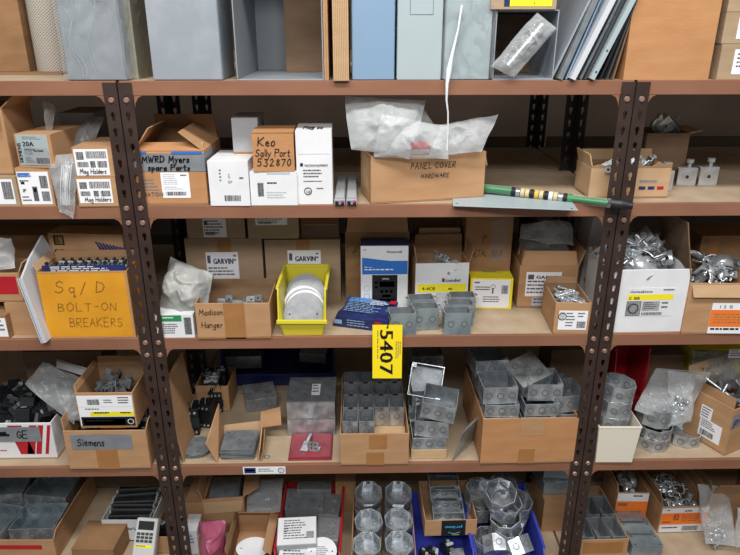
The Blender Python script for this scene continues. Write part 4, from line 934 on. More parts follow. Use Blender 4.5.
mb.add(top+bot, fs+[tuple(K+q for q in reversed(f)) for f in fs]+[(K+i, K+i+1, i+1, i) for i in range(nx)]+[(K+ny*n1+i+1, K+ny*n1+i, ny*n1+i, ny*n1+i+1) for i in range(nx)]+[(K+(j+1)*n1, K+j*n1, j*n1, (j+1)*n1) for j in range(ny)]+[(K+j*n1+nx, K+(j+1)*n1+nx, (j+1)*n1+nx, j*n1+nx) for j in range(ny)], 'navy')
mb.build('body', o)
Ft = ((-w/2+.012, d*.98, h*1.02+.006), (1, 0, 0), (0, -.985, -.06), (0, -.06, 1), w, d*.96)
mb = MB(); items(mb, Ft, [('r', .05, .06, .5, .3, 'blue'), ('l', .08, .1, .9, .85, 9, 'enc_blue'), ('l', .5, .15, .95, .4, 3, 'white_card'), ('r', .86, .04, .98, .22, 'red')], 4)
items(mb, ((-w/2, -.004, h*.85), (1, 0, 0), (0, 0, -1), (0, -1, 0), w, h*.8), [('l', .3, .2, .8, .9, 3, 'enc_blue'), ('r', .84, .1, .96, .8, 'red'), ('r', .05, .3, .2, .7, 'enc_blue')], 3)
mb.build('print', o)
# white carton with yellow band
fr = base(414.5, 466.5, .16, ZC, 263.5, .1, rz=2); fwb = fr
o = carton('open_box', 'open white carton with yellow band, dark flaps and metal fittings inside', KC, fr, 'kraft', opened=True, flaps=(('l', .045, 8, 'kraft_dark'), ('r', .04, 20, 'kraft_dark'), ('b', .06, -5, 'kraft_dark')))
mb = MB(); patch(mb, F(fr), 0, 0, 1, 1, 'white_card', off=.0008); items(mb, sub(F(fr), 0, 0, 1, 1, .001), [('r', .04, .42, .96, .58, 'yellow'), ('t', .13, .54, .09, '4-4CB', 'ink', .03), ('t', .5, .38, .1, 'Xtender', 'navy', .03), ('r', .5, .3, .54, .38, 'red'), ('t', .62, .55, .08, '40', 'ink', .03), ('k', .28, .78, .09, 'softink'), ('r', .4, .6, .62, .95, 'palegrey'), ('r', .41, .62, .61, .93, 'white_card'), ('l', .7, .65, .92, .9, 3)]); mb.build('printed_face', o)['label'] = 'white printed front with yellow band'
heap(pc, fr, 9, fr.h-.055, 'steel fitting heaped in the open white carton with yellow band', 'fittings in the yellow-banded white carton', 12, mx=.03, top=.035, sc=(.6, .9))
# yellow box
fr = base(469, 511, .185, ZC, 278, .15, rz=-3)
o = carton('product_box', 'yellow-topped box with white printed front showing a small lamp drawing', 'product box', fr, 'yellow')
label_on(o, F(fr), .05, .04, .93, .95, [('l', .05, .08, .25, .2, 1, 'ink'), ('l', .08, .25, .5, .42, 2, 'ink'), ('k', .55, .25, .08, 'softink'), ('r', .53, .3, .57, .5, 'softink'), ('b', .78, .2, .95, .5), ('l', .3, .6, .8, .85, 3)], seed=4)
label_on(o, F(fr, 'top'), .3, .3, .8, .75, [('l', .05, .1, .95, .9, 4)], 'bin_yellow', 'print')
# GARVIN carton with bag
fr = base(516.5, 574, .19, ZC, 266, .17, rz=-2); fg = fr
o = carton('cardboard_box', 'open shipping carton with blue-printed label and a bag bulging out of the top', KC, fr, 'kraft', opened=True, flaps=(('l', .05, -12, 'kraft_dark'), ('f', .045, -22, 'kraft'), ('r', .05, 20, 'kraft')))
label_on(o, F(fr), .12, .14, .72, .72, [('T', .28, .26, .97, .17, 'GARVIN', 'navy', .05), ('l', .05, .35, .95, .95, 4), ('r', .05, .1, .22, .3, 'softink')])
label_on(o, F(fr), .25, .75, .72, .95, [('l', .05, .1, .95, .9, 2)], 'palegrey')
bag('plastic_bag', 'grey clear bag bulging from the blue-labelled shipping carton', [(520, 254, .24), (570, 256, .24), (566, 226, .28), (522, 228, .28)], .035, 81, 'poly_gray', .016)
bag('plastic_bag', 'upper clear bag pressed under the shelf above the blue-labelled carton', [(520, 238, .21), (575, 246, .21), (568, 222, .26), (522, 224, .26)], .015, 82, 'poly_clear', .014)
fr = base(552.5, 588, .006, ZC, 302.5, .15, rz=-3); fs_ = fr
o = carton('cardboard_box', 'small open tan carton of bolts with a white label, beside the right posts', KC, fr, 'kraft', opened=True, flaps=(('b', .02, 5),))
label_on(o, F(fr), .12, .25, .92, .85, [('r', .03, .05, .2, .5, 'palegrey'), ('l', .25, .1, .6, .9, 5), ('b', .65, .55, .95, .9), ('l', .65, .1, .9, .4, 2), ('k', .12, .3, .2, 'ink')])
def bolt(name, label, group, L=.045, r=.0035):
    o = thing(name, label, 'bolt', (0, 0, 0), (0, 0, 0), group); mb = MB(); mb.cyl((-L/2, 0, 0), (L/2, 0, 0), r, 'galv', 8); mb.build('shank', o)
    mb = MB(); mb.cyl((L/2, 0, 0), (L/2+.005, 0, 0), r*2, 'galv_bright', 6); mb.build('head', o); return o
G = 'bolts in the small labelled carton'
pbolt = Pool(bolt('bolt', '', G))
for i in range(34): pbolt.put(fr.P(rnd.uniform(-.024, .024), rnd.uniform(.03, .12), fr.h-.026+.0006*i), (0, R(rnd.uniform(-20, 20)), R(rnd.uniform(0, 360))), 'steel bolt lying in the small labelled carton', G, rnd.uniform(.8, 1.1))
fr = base(578, 606, .30, ZC, 214, .1, h=.25)
o = carton('white_box', 'tall white carton behind the right posts on the middle shelf', KC, fr, 'white_card', tilt=(0, 4))
wr(o, fr, 'front', [('h', .1, .85, .08, 'Cubo', 'ink', .12)])
# gang boxes
G = 'steel device boxes standing in two short rows'
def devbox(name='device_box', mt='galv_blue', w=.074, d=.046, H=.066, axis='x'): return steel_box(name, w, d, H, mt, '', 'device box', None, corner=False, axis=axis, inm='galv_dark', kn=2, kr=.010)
pd = Pool(devbox())
SP = [(402, .004, 3, 0), (425, .036, 4, 0), (421, .098, 5, 0), (457, .004, 1, 0), (460, .060, -1, 0), (462, .115, 0, 0)]
LB = ['front-left empty device box, nearest the crushed blue box', 'empty device box second from the front in the left row', 'rearmost empty device box of the left row', 'front empty device box of the right row', 'middle empty device box of the right row', 'rearmost empty device box of the right row']
for (x, y, rz, _), lb in zip(SP, LB):
    p = Vector((x_at(x, D0+y, ZC), D0+y, ZC)); pd.put((p.x, p.y+.024, ZC+.0005), (0, 0, R(rz)), lb, G, 1)

# ================================================================== SHELF C, right bay
fr = base(606, 680, .004, ZC, 270, .2, rz=1); fwc = fr
o = carton('white_box', 'large open white carton with yellow-striped label, right of the posts', KC, fr, 'white_card', inner='kraft', opened=True)
label_on(o, F(fr), .2, .28, .83, .72, [('t', .06, .16, .12, 'thomas&betts', 'navy', .02), ('r', .02, .22, .98, .42, 'yellow'), ('t', .05, .4, .14, 'C 10B', 'ink', .03), ('r', .02, .46, .33, .98, 'softink'), ('r', .03, .48, .32, .96, 'white_card'), ('k', .17, .72, .18, 'ink'), ('r', .35, .46, .72, .82, 'palegrey'), ('r', .36, .48, .71, .8, 'white_card'), ('l', .4, .5, .68, .78, 4), ('l', .76, .5, .95, .8, 2), ('b', .36, .86, .8, .97), ('l', .75, .05, .98, .15, 1, 'navy')], 'white_card')
def strap_clamp(name, label, group, s=1.):
    """half-round strap with two flat drilled feet and a bolt"""
    o = thing(name, label, 'pipe clamp', (0, 0, 0), (0, 0, 0), group); r = .026*s; w = .014*s; t = .0025; mb = MB(); n = 14; vs = []; 
    path = [(-r-.022*s, 0)]+[(-r*math.cos(math.pi*i/n), r*math.sin(math.pi*i/n)) for i in range(n+1)]+[(r+.022*s, 0)]
    for q, (a, b) in enumerate(path):
        k = 1 if 0 < q < len(path)-1 else 0; L = math.hypot(a, b) or 1
        ia, ib = (a*(1-t/L*1.2), b*(1-t/L*1.2)) if k and b > .001 else (a, b-t)
        vs += [(a, -w, b), (a, w, b), (ia, w, ib), (ia, -w, ib)]
    fs = [(4*i+k, 4*i+(k+1) % 4, 4*i+4+(k+1) % 4, 4*i+4+k) for i in range(len(path)-1) for k in range(4)]+[(3, 2, 1, 0), tuple(len(vs)-4+i for i in range(4))]
    mb.add(vs, fs, 'galv_bright', None, True); mb.build('strap', o)
    e = MB()
    for sx in (-1, 1): e.ring((sx*(r+.012*s), 0, .0005), (0, 0, 1), 0, .0038*s, 'cavity')
    e.build('bolt_hole', o)
    e = MB(); e.cyl((r+.012*s, 0, -.014*s), (r+.012*s, 0, .012*s), .003*s, 'galv_bright', 8); e.cyl((r+.012*s, 0, .006*s), (r+.012*s, 0, .012*s), .0065*s, 'galv', 6); e.build('clamp_bolt', o); return o
G = 'pipe clamps heaped in the large white carton'
pk = Pool(strap_clamp('pipe_clamp', '', G))
r_ = random.Random(17)
for i in range(26):
    u = r_.uniform(-1, 1); y = r_.uniform(.062, fr.d-.03)
    z = fr.h-.035+.06*(1-abs(u)**2)*(y/fr.d)*r_.uniform(.5, 1.1)
    pk.put(fr.P(u*(fr.w/2-.045), y, z), (R(r_.uniform(-70, 70)), R(r_.uniform(-60, 60)), R(r_.uniform(0, 360))), 'bright steel pipe clamp heaped in the large white carton', G, r_.uniform(1.3, 1.7))
fr = base(681, 752, .0, ZC, 283, .2, rz=-2); fo_ = fr
o = carton('cardboard_box', 'tan carton with orange label at the right frame edge on the middle shelf', KC, fr, 'kraft', opened=True, flaps=(('l', .17, 12, 'kraft_brown'), ('f', .04, 160, 'kraft_light')))
label_on(o, F(fr), .36, .38, 1.0, .98, [('t', .15, .16, .13, '1  2  12', 'ink', .02), ('r', 0, .22, 1, .78, 'orange'), ('l', .08, .35, .9, .7, 4, 'kraft_dark'), ('l', .05, .82, .95, .97, 1, 'ink')])
mb = MB(); patch(mb, F(fr), .75, -.02, 1.0, .12, 'film', off=.004); mb.build('clear_tape', o)
heap(pk, fr, 11, fr.h-.03, 'steel pipe clamp in the orange-labelled carton on the middle shelf', 'pipe clamps in the orange-labelled carton', 23, mx=.05, top=.04, sc=(.9, 1.25))
carton('cardboard_box', 'brown carton at the back of the right bay, upper shelf space', KC, base(690, 760, .24, ZC, 236, .14), 'kraft_dark', tape=[('front', .1, 0, .25, .5)])
# ================================================================== SHELF D, left bay
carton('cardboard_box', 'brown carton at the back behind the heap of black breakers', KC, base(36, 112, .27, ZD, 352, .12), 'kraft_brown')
fr = base(-50, 58, .045, ZD, 424, .24); fge = fr
o = carton('cardboard_box', 'white carton with red stripes and grey GE tape, full of black breakers', KC, fr, 'white_card', inner='kraft', opened=True)
mb = MB(); O = Vector(F(fr)[0]); w, h = fr.w, fr.h
for x0, x1 in ((.60, .73), (.745, .80), (.88, .93), (.965, .995)):
    sgn = -1 if x0 > .7 else 1
    if x0 == .745: x0, x1, sgn = .80, .87, -1
    mb.add([O+Vector((w*x0, -.0009, -h*.06)), O+Vector((w*x1, -.0009, -h*.06)), O+Vector((w*(x1+.07*sgn), -.0009, -h*.86)), O+Vector((w*(x0+.07*sgn), -.0009, -h*.86))], [(3, 2, 1, 0)], 'red')
items(mb, F(fr), [('l', .4, .74, .62, .82, 1, 'red')]); mb.build('red_stripe', o)
label_on(o, F(fr), .30, .1, .89, .5, [('H', .63, .75, .80, .5, 'GE', 'ink', .13), ('r', .2, .3, .48, .5, 'ink'), ('r', .3, .45, .52, .62, 'ink')], 'tape_gray', 'duct_tape', 'grey tape marked GE in black pen', off=.0025)
G = 'black breakers heaped in the red-striped carton'
pbb = Pool(breaker('circuit_breaker', '', 'breaker', 'dark_gray', G, .034, .075, .06, cm='softink'))
r_ = random.Random(31)
for i in range(34):
    x = r_.uniform(-fr.w/2+.04, fr.w/2-.035); y = r_.uniform(.045, fr.d-.04); k = (1-(x/(fr.w/2))*.8)*.5
    z = fr.h-.045+max(0, .085*k*(y/fr.d)*r_.uniform(.5, 1.15))+(i % 3)*.008
    pbb.put(fr.P(x, y, z), (R(r_.uniform(-70, 70)), R(r_.uniform(-70, 70)), R(r_.uniform(0, 360))), 'black circuit breaker heaped in the red-striped carton', G, r_.uniform(.9, 1.25))
bag('ziplock_bag', 'grey zip bag lying between the black breakers and the pen-marked cartons', [(66, 424, .03), (86, 420, .035), (88, 382, .14), (46, 362, .19)], .010, 91, 'poly_gray', .012)
bag('ziplock_bag', 'grey zip bag with a white zip line, spread over the black breakers', [(24, 384, .08), (74, 424, .03), (82, 385, .12), (44, 362, .16)], .008, 93, 'poly_gray', .010)
a = at_y(56, 360, D0+.2); o = thing('white_strip', 'white plastic strip at the back above the black breakers', 'plastic strip', (a.x, a.y, a.z-.01), (R(10), R(18), R(-4)))
mb = MB(); mb.box((0, 0, -.02), (.115, .004, .012), 'white_card'); mb.build('panel', o); mb = MB(); mb.box((0, -.004, .010), (.115, .0, .013), 'palegrey'); mb.build('lip', o)
fr = base(70, 151, -.008, ZD, 431, .2); fsm = fr
o = carton('cardboard_box', 'lower tan carton with grey pen-marked tape beside the left posts', KC, fr, 'kraft', opened=True, tape=[('front', .36, .1, .62, 1)], flaps=(('l', .035, 8, 'kraft'), ('r', .03, 15)))
label_on(o, F(fr), .08, .1, .82, .48, [('H', .1, .74, .55, .48, 'Siemens', 'ink', .13, .2, 3)], 'tape_gray', 'duct_tape', 'grey tape with black handwriting')
# layer of breakers in it holds the upper box
G = 'breakers under the white-labelled carton'
for i in range(6): pbb.put(fr.P(-.09+.036*i, .1, fr.h-.075), (0, 0, fr.rz), 'black breaker packed in the lower pen-marked carton', G, 1)
fr2 = base(81, 137.5, .004, ZD+fr.h+.001, 393, .17); f2 = fr2
o = carton('cardboard_box', 'open tan carton with white, yellow and black printed labels, on the pen-marked one', KC, fr2, 'kraft', opened=True, tape=[('front', .35, .9, .8, 1)], flaps=(('b', .03, 0), ('l', .02, 15)))
label_on(o, F(fr2), .02, .08, .98, .93, [('b', .18, .12, .4, .3), ('l', .48, .13, .64, .28, 2), ('l', .74, .05, .98, .3, 3, 'ink'), ('r', 0, .36, 1, .37, 'palegrey'), ('l', .12, .42, .5, .5, 1), ('r', .2, .53, 1, .68, 'yellow'), ('l', .26, .54, .55, .66, 1, 'ink'), ('l', .75, .54, .98, .66, 1, 'ink'), ('r', .02, .7, 1, 1, 'ink'), ('r', .06, .76, .82, .98, 'paper'), ('l', .1, .8, .78, .92, 1, 'ink'), ('k', .92, .86, .09, 'paper'), ('r', .3, .02, .5, .1, 'paper')])
G = 'metal fittings in the upper labelled carton'
heap(ph, fr2, 12, fr2.h-.055, 'dark metal strap lying in the white-labelled carton', G, 41, mx=.055, top=.025, tilt=22, sc=(.7, 1))

# ================================================================== SHELF D, middle bay
f = base(181, 186, .02, ZD, 384, .2); f.w = .006
board_sheet('cardboard flap standing just right of the left posts on the fourth shelf', f, 'kraft', lean=-6)
fr = rim(195, 386, 228, 386, 367, ZD, .10); fc = fr
o = carton('cardboard_box', 'narrow open tan carton of black parts, at the left of the fourth shelf', KC, fr, 'kraft', opened=True)
G = 'black parts in the narrow tan carton'
ps = Pool(breaker('circuit_breaker', '', 'black', 'galv', G, .03, .07, .05))
r_ = random.Random(9)
for i in range(10): ps.put(fr.P(r_.uniform(-.025, .025), .03+(fr.d-.06)*i/9, fr.h-.045+r_.uniform(0, .012)), (R(r_.uniform(-20, 20)), R(r_.uniform(-15, 15)), R(r_.uniform(-30, 30))), 'black part packed in the narrow tan carton', G, 1)
def contactor(label, p, rz, s=1.):
    o = thing('contactor', label, 'contactor', p, (0, 0, R(rz)), 'black contactors standing by the left posts'); mb = MB(); w, d, h = .045*s, .05*s, .085*s
    mb.box((-w/2, 0, 0), (w/2, d, h), 'black'); mb.box((-w/2-.003, -.006, h*.32), (w/2+.003, 0, h*.7), 'breaker'); mb.build('body', o, .002)
    mb = MB(); 
    for i in range(3):
        x = -w*.3+w*.3*i; mb.cyl((x, -.004, h*.88), (x, -.0005, h*.88), .004, 'galv_bright', 8); mb.cyl((x, -.004, h*.14), (x, -.0005, h*.14), .004, 'galv_bright', 8)
    mb.build('terminal_screw', o)
    mb = MB()
    for i in range(4): 
        x = -w*.35+w*.23*i; mb.tube([(x, .01, h), (x+.004, .004, h+.018), (x+.010, -.004, h+.026+.004*i)], .0011, 'black' if i % 2 else 'palegrey', 5)
    mb.build('wire', o)
p = at_z(192, 436, ZD); contactor('taller black contactor with wire ends, nearest the left posts', (p.x, p.y, ZD), 8, 1.15)
p = at_z(205, 428, ZD); contactor('smaller black contactor partly behind the other one', (p.x, p.y, ZD), -10, 1.0)
p = at_z(216, 416, ZD); contactor('black contactor standing behind the cardboard flaps', (p.x, p.y+.02, ZD), 5, .9)
# octagonal cover plates
def plate(name, label, poly, t, mt, group, holes=()):
    o = thing(name, label, 'cover plate', (0, 0, 0), (0, 0, 0), group); mb = MB(); mb.prism(poly, 0, t, mt); mb.build('plate', o, .0004)
    e = MB()
    for x, y in holes: e.ring((x, y, t), (0, 0, 1), 0, .0028, 'cavity')
    e.build('screw_hole', o); return o
G = 'octagonal covers stacked beside the left posts'
po = Pool(plate('octagonal_cover', '', oct_poly(.052), .002, 'galv_dark', G, ((0, .03), (0, -.03))))
p = at_z(196, 449, ZD)
for i, lb in enumerate(('octagonal cover plate at the bottom of the little stack', 'octagonal cover plate in the middle of the little stack', 'octagonal cover plate on top of the little stack')):
    po.put((p.x+.003*i, p.y-.002*i, ZD+.001+.006*i), (0, 0, R(8*i)), lb, G)
# flat opened carton with plates
fr = base(217.5, 257.5, .02, ZD, 440, .115, h=.045); fpl = fr
o = thing('cardboard_box', 'cut-down tan carton with raised flaps holding square steel covers', KC, fr.L, (0, 0, fr.rz)); w, d, h = fr.w, fr.d, fr.h
mb = MB(); mb.box((-w/2, 0, 0), (w/2, d, .003), 'kraft_light'); mb.build('body', o)
def flp(pts, mt='kraft', name='flap'):
    p = [Vector(q) for q in pts]; N = (p[1]-p[0]).cross(p[2]-p[0]).normalized()*.003; q = [a+N for a in p]; k = len(p)
    MB().add(p+q, [tuple(reversed(range(k))), tuple(range(k, 2*k))]+[(i, (i+1) % k, k+(i+1) % k, k+i) for i in range(k)], mt).build(name, o)
flp([(-w/2, -.005, 0), (-w/2, d, 0), (-w/2-.012, d+.01, .125), (-w/2-.03, -.0, .065)], 'kraft')
flp([(-w/2, d, 0), (w/2, d, 0), (w/2+.01, d+.015, .06), (-w/2, d+.012, .045)], 'kraft_light')
flp([(w/2-.004, d-.005, .045), (w/2+.065, d-.015, .062), (w/2+.062, d+.005, .115), (w/2, d+.01, .095)], 'kraft')
flp([(w/2+.002, 0, 0), (w/2+.01, .0, .04), (w/2+.004, d, .06), (w/2+.002, d, 0)], 'kraft_light')
flp([(w/2+.010, -.002, 0), (w/2+.02, .01, .03), (w/2+.014, d-.02, .05), (w/2+.010, d, 0)], 'kraft_dark')
G = 'square steel covers in the cut-down carton'
pq = Pool(plate('square_cover', '', rect(.102, .102, .004), .0022, 'galv_dark', G, ((.038, -.038), (-.038, .038), (0, 0))))
for i in range(9):
    pq.put(fr.P(rnd.uniform(-.003, .003), .055+rnd.uniform(-.003, .003), .0035+i*.0042), (0, 0, fr.rz+R(rnd.uniform(-3, 3))), 'square steel cover on top of the pile in the cut-down carton' if i == 8 else 'square steel cover within the pile in the cut-down carton', G)
# washer
p = at_z(267, 457, ZD); mb = MB(); n = 16; mb.tube([(.008*math.cos(2*math.pi*i/n), .008*math.sin(2*math.pi*i/n), .0015) for i in range(n+1)], .0013, 'galv_dark', 6)
tag(mb.build('split_ring', None, 0, (p.x, p.y, ZD)), 'tiny metal ring lying alone on the shelf board', 'metal ring')
# small junction box with cover
def covered_box(label, loc, rz, w, d, h, mt='galv', lid='galv', tilt=(0, 0), group=None, kos=True, paper=None, cat='junction box', lt=.002):
    o = thing('junction_box', label, cat, loc, (R(tilt[0]), R(tilt[1]), R(rz)), group); mb = MB(); mb.box((-w/2, 0, 0), (w/2, d, h), mt)
    mb.build('body', o, .0012); mb = MB(); mb.box((-w/2-.001, -.001, h), (w/2+.001, d+.001, h+lt), lid)
    mb.build('lid', o, .0008); e = MB()
    for sx, sy in ((-.4, .1), (.4, .1), (-.4, .9), (.4, .9)): e.ring((sx*w, sy*d, h+lt), (0, 0, 1), 0, .0028, 'cavity')
    e.build('screw_hole', o)
    if kos:
        e = MB()
        for k in range(max(1, int(w/.04))): e.ring((-w/2+w*(k+.5)/max(1, int(w/.04)), 0, h*.5), (0, -1, 0), min(.009, h*.26), min(.012, h*.34), 'groove')
        e.build('knockout', o)
    if paper: label_on(o, ((-w/2, d, h+lt), (1, 0, 0), (0, -1, 0), (0, 0, 1), w, d), *paper)
    return o
p = at_z(247, 407, ZD+.0); p = at_z(262, 404, ZD+.02)
covered_box('small square box with steel cover, left of the big lidded grey box', (p.x, p.y-.01, ZD+.001), 14, .105, .105, .045, 'galv_dark', 'galv')
# blue bin behind
fb = base(222, 335, .45, ZD, 347, .3); LOG.append(('bluebin', fb.w, fb.h)); fb.d = .3
o = bin_('storage_bin', 'wide blue bin, darkened in colour for shade, at the back of the fourth shelf', fb, 'bin_blue_shaded', .055)
covered_box('dark flat box in the wide blue rear bin', fb.P(-.13, .05, .05), 3, .13, .10, .05, 'galv_dark', 'dark_gray')
covered_box('pale flat part at the right of the wide blue rear bin', fb.P(.12, .09, .05), -8, .10, .09, .035, 'galv_dark', 'galv_dark')
for sx in (-.6, .5):
    label_on(o, ((-fb.w/2, -.0015, .07), (1, 0, 0), (0, 0, -1), (0, -1, 0), fb.w, .06), .2 if sx < 0 else .6, .2, .35 if sx < 0 else .8, .8, [('l', .05, .1, .95, .9, 2, 'navy')], 'navy')
# large grey box with lid (two tiers)
fr = base(288, 335.5, off_at(310, 435.5, ZD), ZD, 403.5, .15); q = at_z(312, 379, ZD+fr.h); fr.d = min(.26, q.y-fr.L.y); fl2 = fr
LOG.append(('lidded', fr.w, fr.d, fr.L.y-D0))
o = covered_box('large grey steel box standing under an equal lidded one', fr.L, 0, fr.w, fr.d, fr.h*.5, 'galv', 'galv_dark', kos=False)
o = covered_box('large grey steel box with dusty lid and white sticker, topmost of the pair', fr.P(0, 0, fr.h*.5+.003), 0, fr.w, fr.d, fr.h*.5, 'galv', 'galv_dark', kos=False, paper=(.5, .3, .68, .75, [('l', .1, .1, .9, .9, 3)], 'paper', 'sticker'), lt=.004)
# red package and bracket
a = at_z(288, 461, ZD); b = at_z(332, 459, ZD); q = at_z(291, 431, ZD)
o = thing('red_package', 'flat red wrapped package under the small metal bracket', 'package', ((a.x+b.x)/2, a.y, ZD)); w = (b-a).length; d = fr.L.y-a.y-.004
LOG.append(('red', w, d))
for i in range(2): 
    mb = MB(); mb.box((-w/2+.002*i, .003*i, .006*i), (w/2-.003*i, d, .0055+.006*i), 'red_pack'); mb.build('sheet', o, .002)
p = at_z(309, 450, ZD+.012)
o = thing('mounting_bracket', 'small galvanized bracket lying on the red package', 'steel bracket', (p.x, p.y-.01, ZD+.0125), (0, 0, R(-12))); mb = MB()
mb.box((-.028, 0, 0), (-.004, .05, .002), 'galv'); mb.box((-.004, 0, 0), (-.002, .055, .028), 'galv'); mb.box((-.012, 0, .026), (-.002, .055, .028), 'galv'); mb.box((-.002, .004, .002), (.03, .006, .034), 'galv'); mb.box((.0, .004, .0), (.03, .03, .002), 'galv'); mb.build('bracket', o, .0005)
e = MB()
for x, z in ((.008, .012), (.02, .012), (.008, .026), (.02, .026)): e.ring((x, .004, z), (0, -1, 0), 0, .003, 'cavity')
e.build('screw_hole', o)
# carton with device boxes
fr = base(340.5, 408.5, -.004, ZD, 434, .3); q = at_z(372, 362, ZD+fr.h); fr.d = min(.36, q.y-fr.L.y); f4 = fr
LOG.append(('dev', fr.w, fr.d, fr.h))
o = carton('cardboard_box', 'open tan carton holding rows of single device boxes, two tape squares on front', KC, fr, 'kraft', opened=True, tape=[('front', .42, .05, .68, .48), ('front', .38, .6, .64, 1)])
carton('cardboard_box', 'flat carton lining the device-box carton as a false floor', KC, Fr(fr.P(0, .006, .0036), fr.w-.012, fr.d-.012, fr.h-.045, fr.rz, 0), 'kraft_light')
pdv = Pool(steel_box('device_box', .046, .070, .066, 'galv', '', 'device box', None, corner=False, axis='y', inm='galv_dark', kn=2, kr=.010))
# front faces carry two knockouts one above the other
zl = fr.h-.040; nr = 4; rows = [(.018+.076*j) for j in range(nr)]
pitch = (fr.w-.014)/4
names_ = {(0, 0): 'single device box at the front left corner of the tan carton', (1, 0): 'single device box second from left in the front row of the carton', (2, 1): 'single device box standing behind the empty front space, left of two', (3, 1): 'single device box standing behind the empty front space, right of two'}
for j in range(nr):
    for i in range(4):
        if j == 0 and i >= 2: continue
        y = rows[j]+.04
        if y+.035 > fr.d-.004: continue
        pdv.put(fr.P(-fr.w/2+.007+pitch*(i+.5), y, zl), (0, 0, fr.rz+R(rnd.uniform(-2, 2))), names_.get((i, j), 'single device box in the rear rows of the tan carton'), 'single device boxes packed in the tan carton', (pitch/.0475, 1, 1))
# 4-inch square boxes
G5 = 'square steel boxes piled between the two tan cartons'
S = .102
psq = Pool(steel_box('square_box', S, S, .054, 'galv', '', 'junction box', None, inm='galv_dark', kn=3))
psl = Pool(steel_box('square_box', S, S, .040, 'galv', '', 'junction box', None, inm='galv_dark', kn=3))
def put_px(pool, px, py, Y, rot, label, group, sc=1.):
    p = at_y(px, py, Y); return pool.put(p, tuple(R(a) for a in rot), label, group, sc)
p = at_z(428, 459, ZD); 
o = thing('wood_block', 'pale wooden block under the pile of square boxes', 'wooden block', (p.x, p.y, ZD), (0, 0, 0)); mb = MB(); mb.box((-.052, 0, 0), (.056, .14, .034), 'wood'); mb.build('block', o, .002)
mb = MB(); 
for k in (.008, .017, .026): mb.box((-.052, -.0004, k), (.056, 0, k+.0006), 'kraft_light')
mb.build('end_grain', o)
zb = ZD+.0345; X0 = p.x+.002; Y0 = p.y
B5 = [((X0, Y0+.052, zb), (0, 0, 0), 'square steel box lying on the wooden block', psl),
      ((X0+.012, Y0+.055, zb+.0415), (0, 0, -7), 'second square box up from the wooden block', psq),
      ((X0+.030, Y0+.050, zb+.106), (4, 7, -12), 'tilted open square box on top of the front pile', psq),
      ((X0+.005, Y0+.17, ZD+.001), (0, 0, 4), 'square box at the bottom of the rear pile', psq), ((X0+.0, Y0+.17, ZD+.0565), (0, 0, -3), 'square box second in the rear pile', psq),
      ((X0+.004, Y0+.17, ZD+.112), (0, 0, 3), 'square box third in the rear pile', psq), ((X0+.004, Y0+.175, ZD+.168), (58, 6, -10), 'square box tipped towards the front, bottom showing', psq),
      ((X0+.010, Y0+.27, ZD+.20), (4, 0, 2), 'topmost rear square box just under the shelf above', psl), ((X0+.010, Y0+.28, ZD+.001), (0, 0, 0), 'square box standing at the rear foot of the pile', psq), ((X0+.010, Y0+.28, ZD+.0565), (0, 0, 2), 'second square box at the rear of the pile', psq), ((X0+.010, Y0+.28, ZD+.112), (0, 0, 2), 'third square box at the rear of the pile', psq)]
for loc, rot, lb, pool in B5: pool.put(loc, tuple(R(a) for a in rot), lb, G5)
# leaning plates
G = 'steel plates leaning on the large tan carton'
for i, lb in enumerate(('front leaning steel plate beside the pile of square boxes', 'middle leaning steel plate beside the pile of square boxes', 'rear leaning steel plate beside the pile of square boxes')):
    a = at_z(452+4*i, 461-2*i, ZD); o = thing('steel_plate', lb, 'steel plate', (a.x, a.y+.012*i, ZD+.0005), (0, R(14), R(-38)), G); mb = MB(); mb.box((0, 0, 0), (.0022, .11, .115), 'galv_blue'); mb.build('plate', o, .0005)
    mb = MB(); mb.ring((0, .055, .02), (-1, 0, 0), 0, .003, 'cavity'); mb.ring((0, .055, .095), (-1, 0, 0), 0, .003, 'cavity'); mb.build('screw_hole', o)
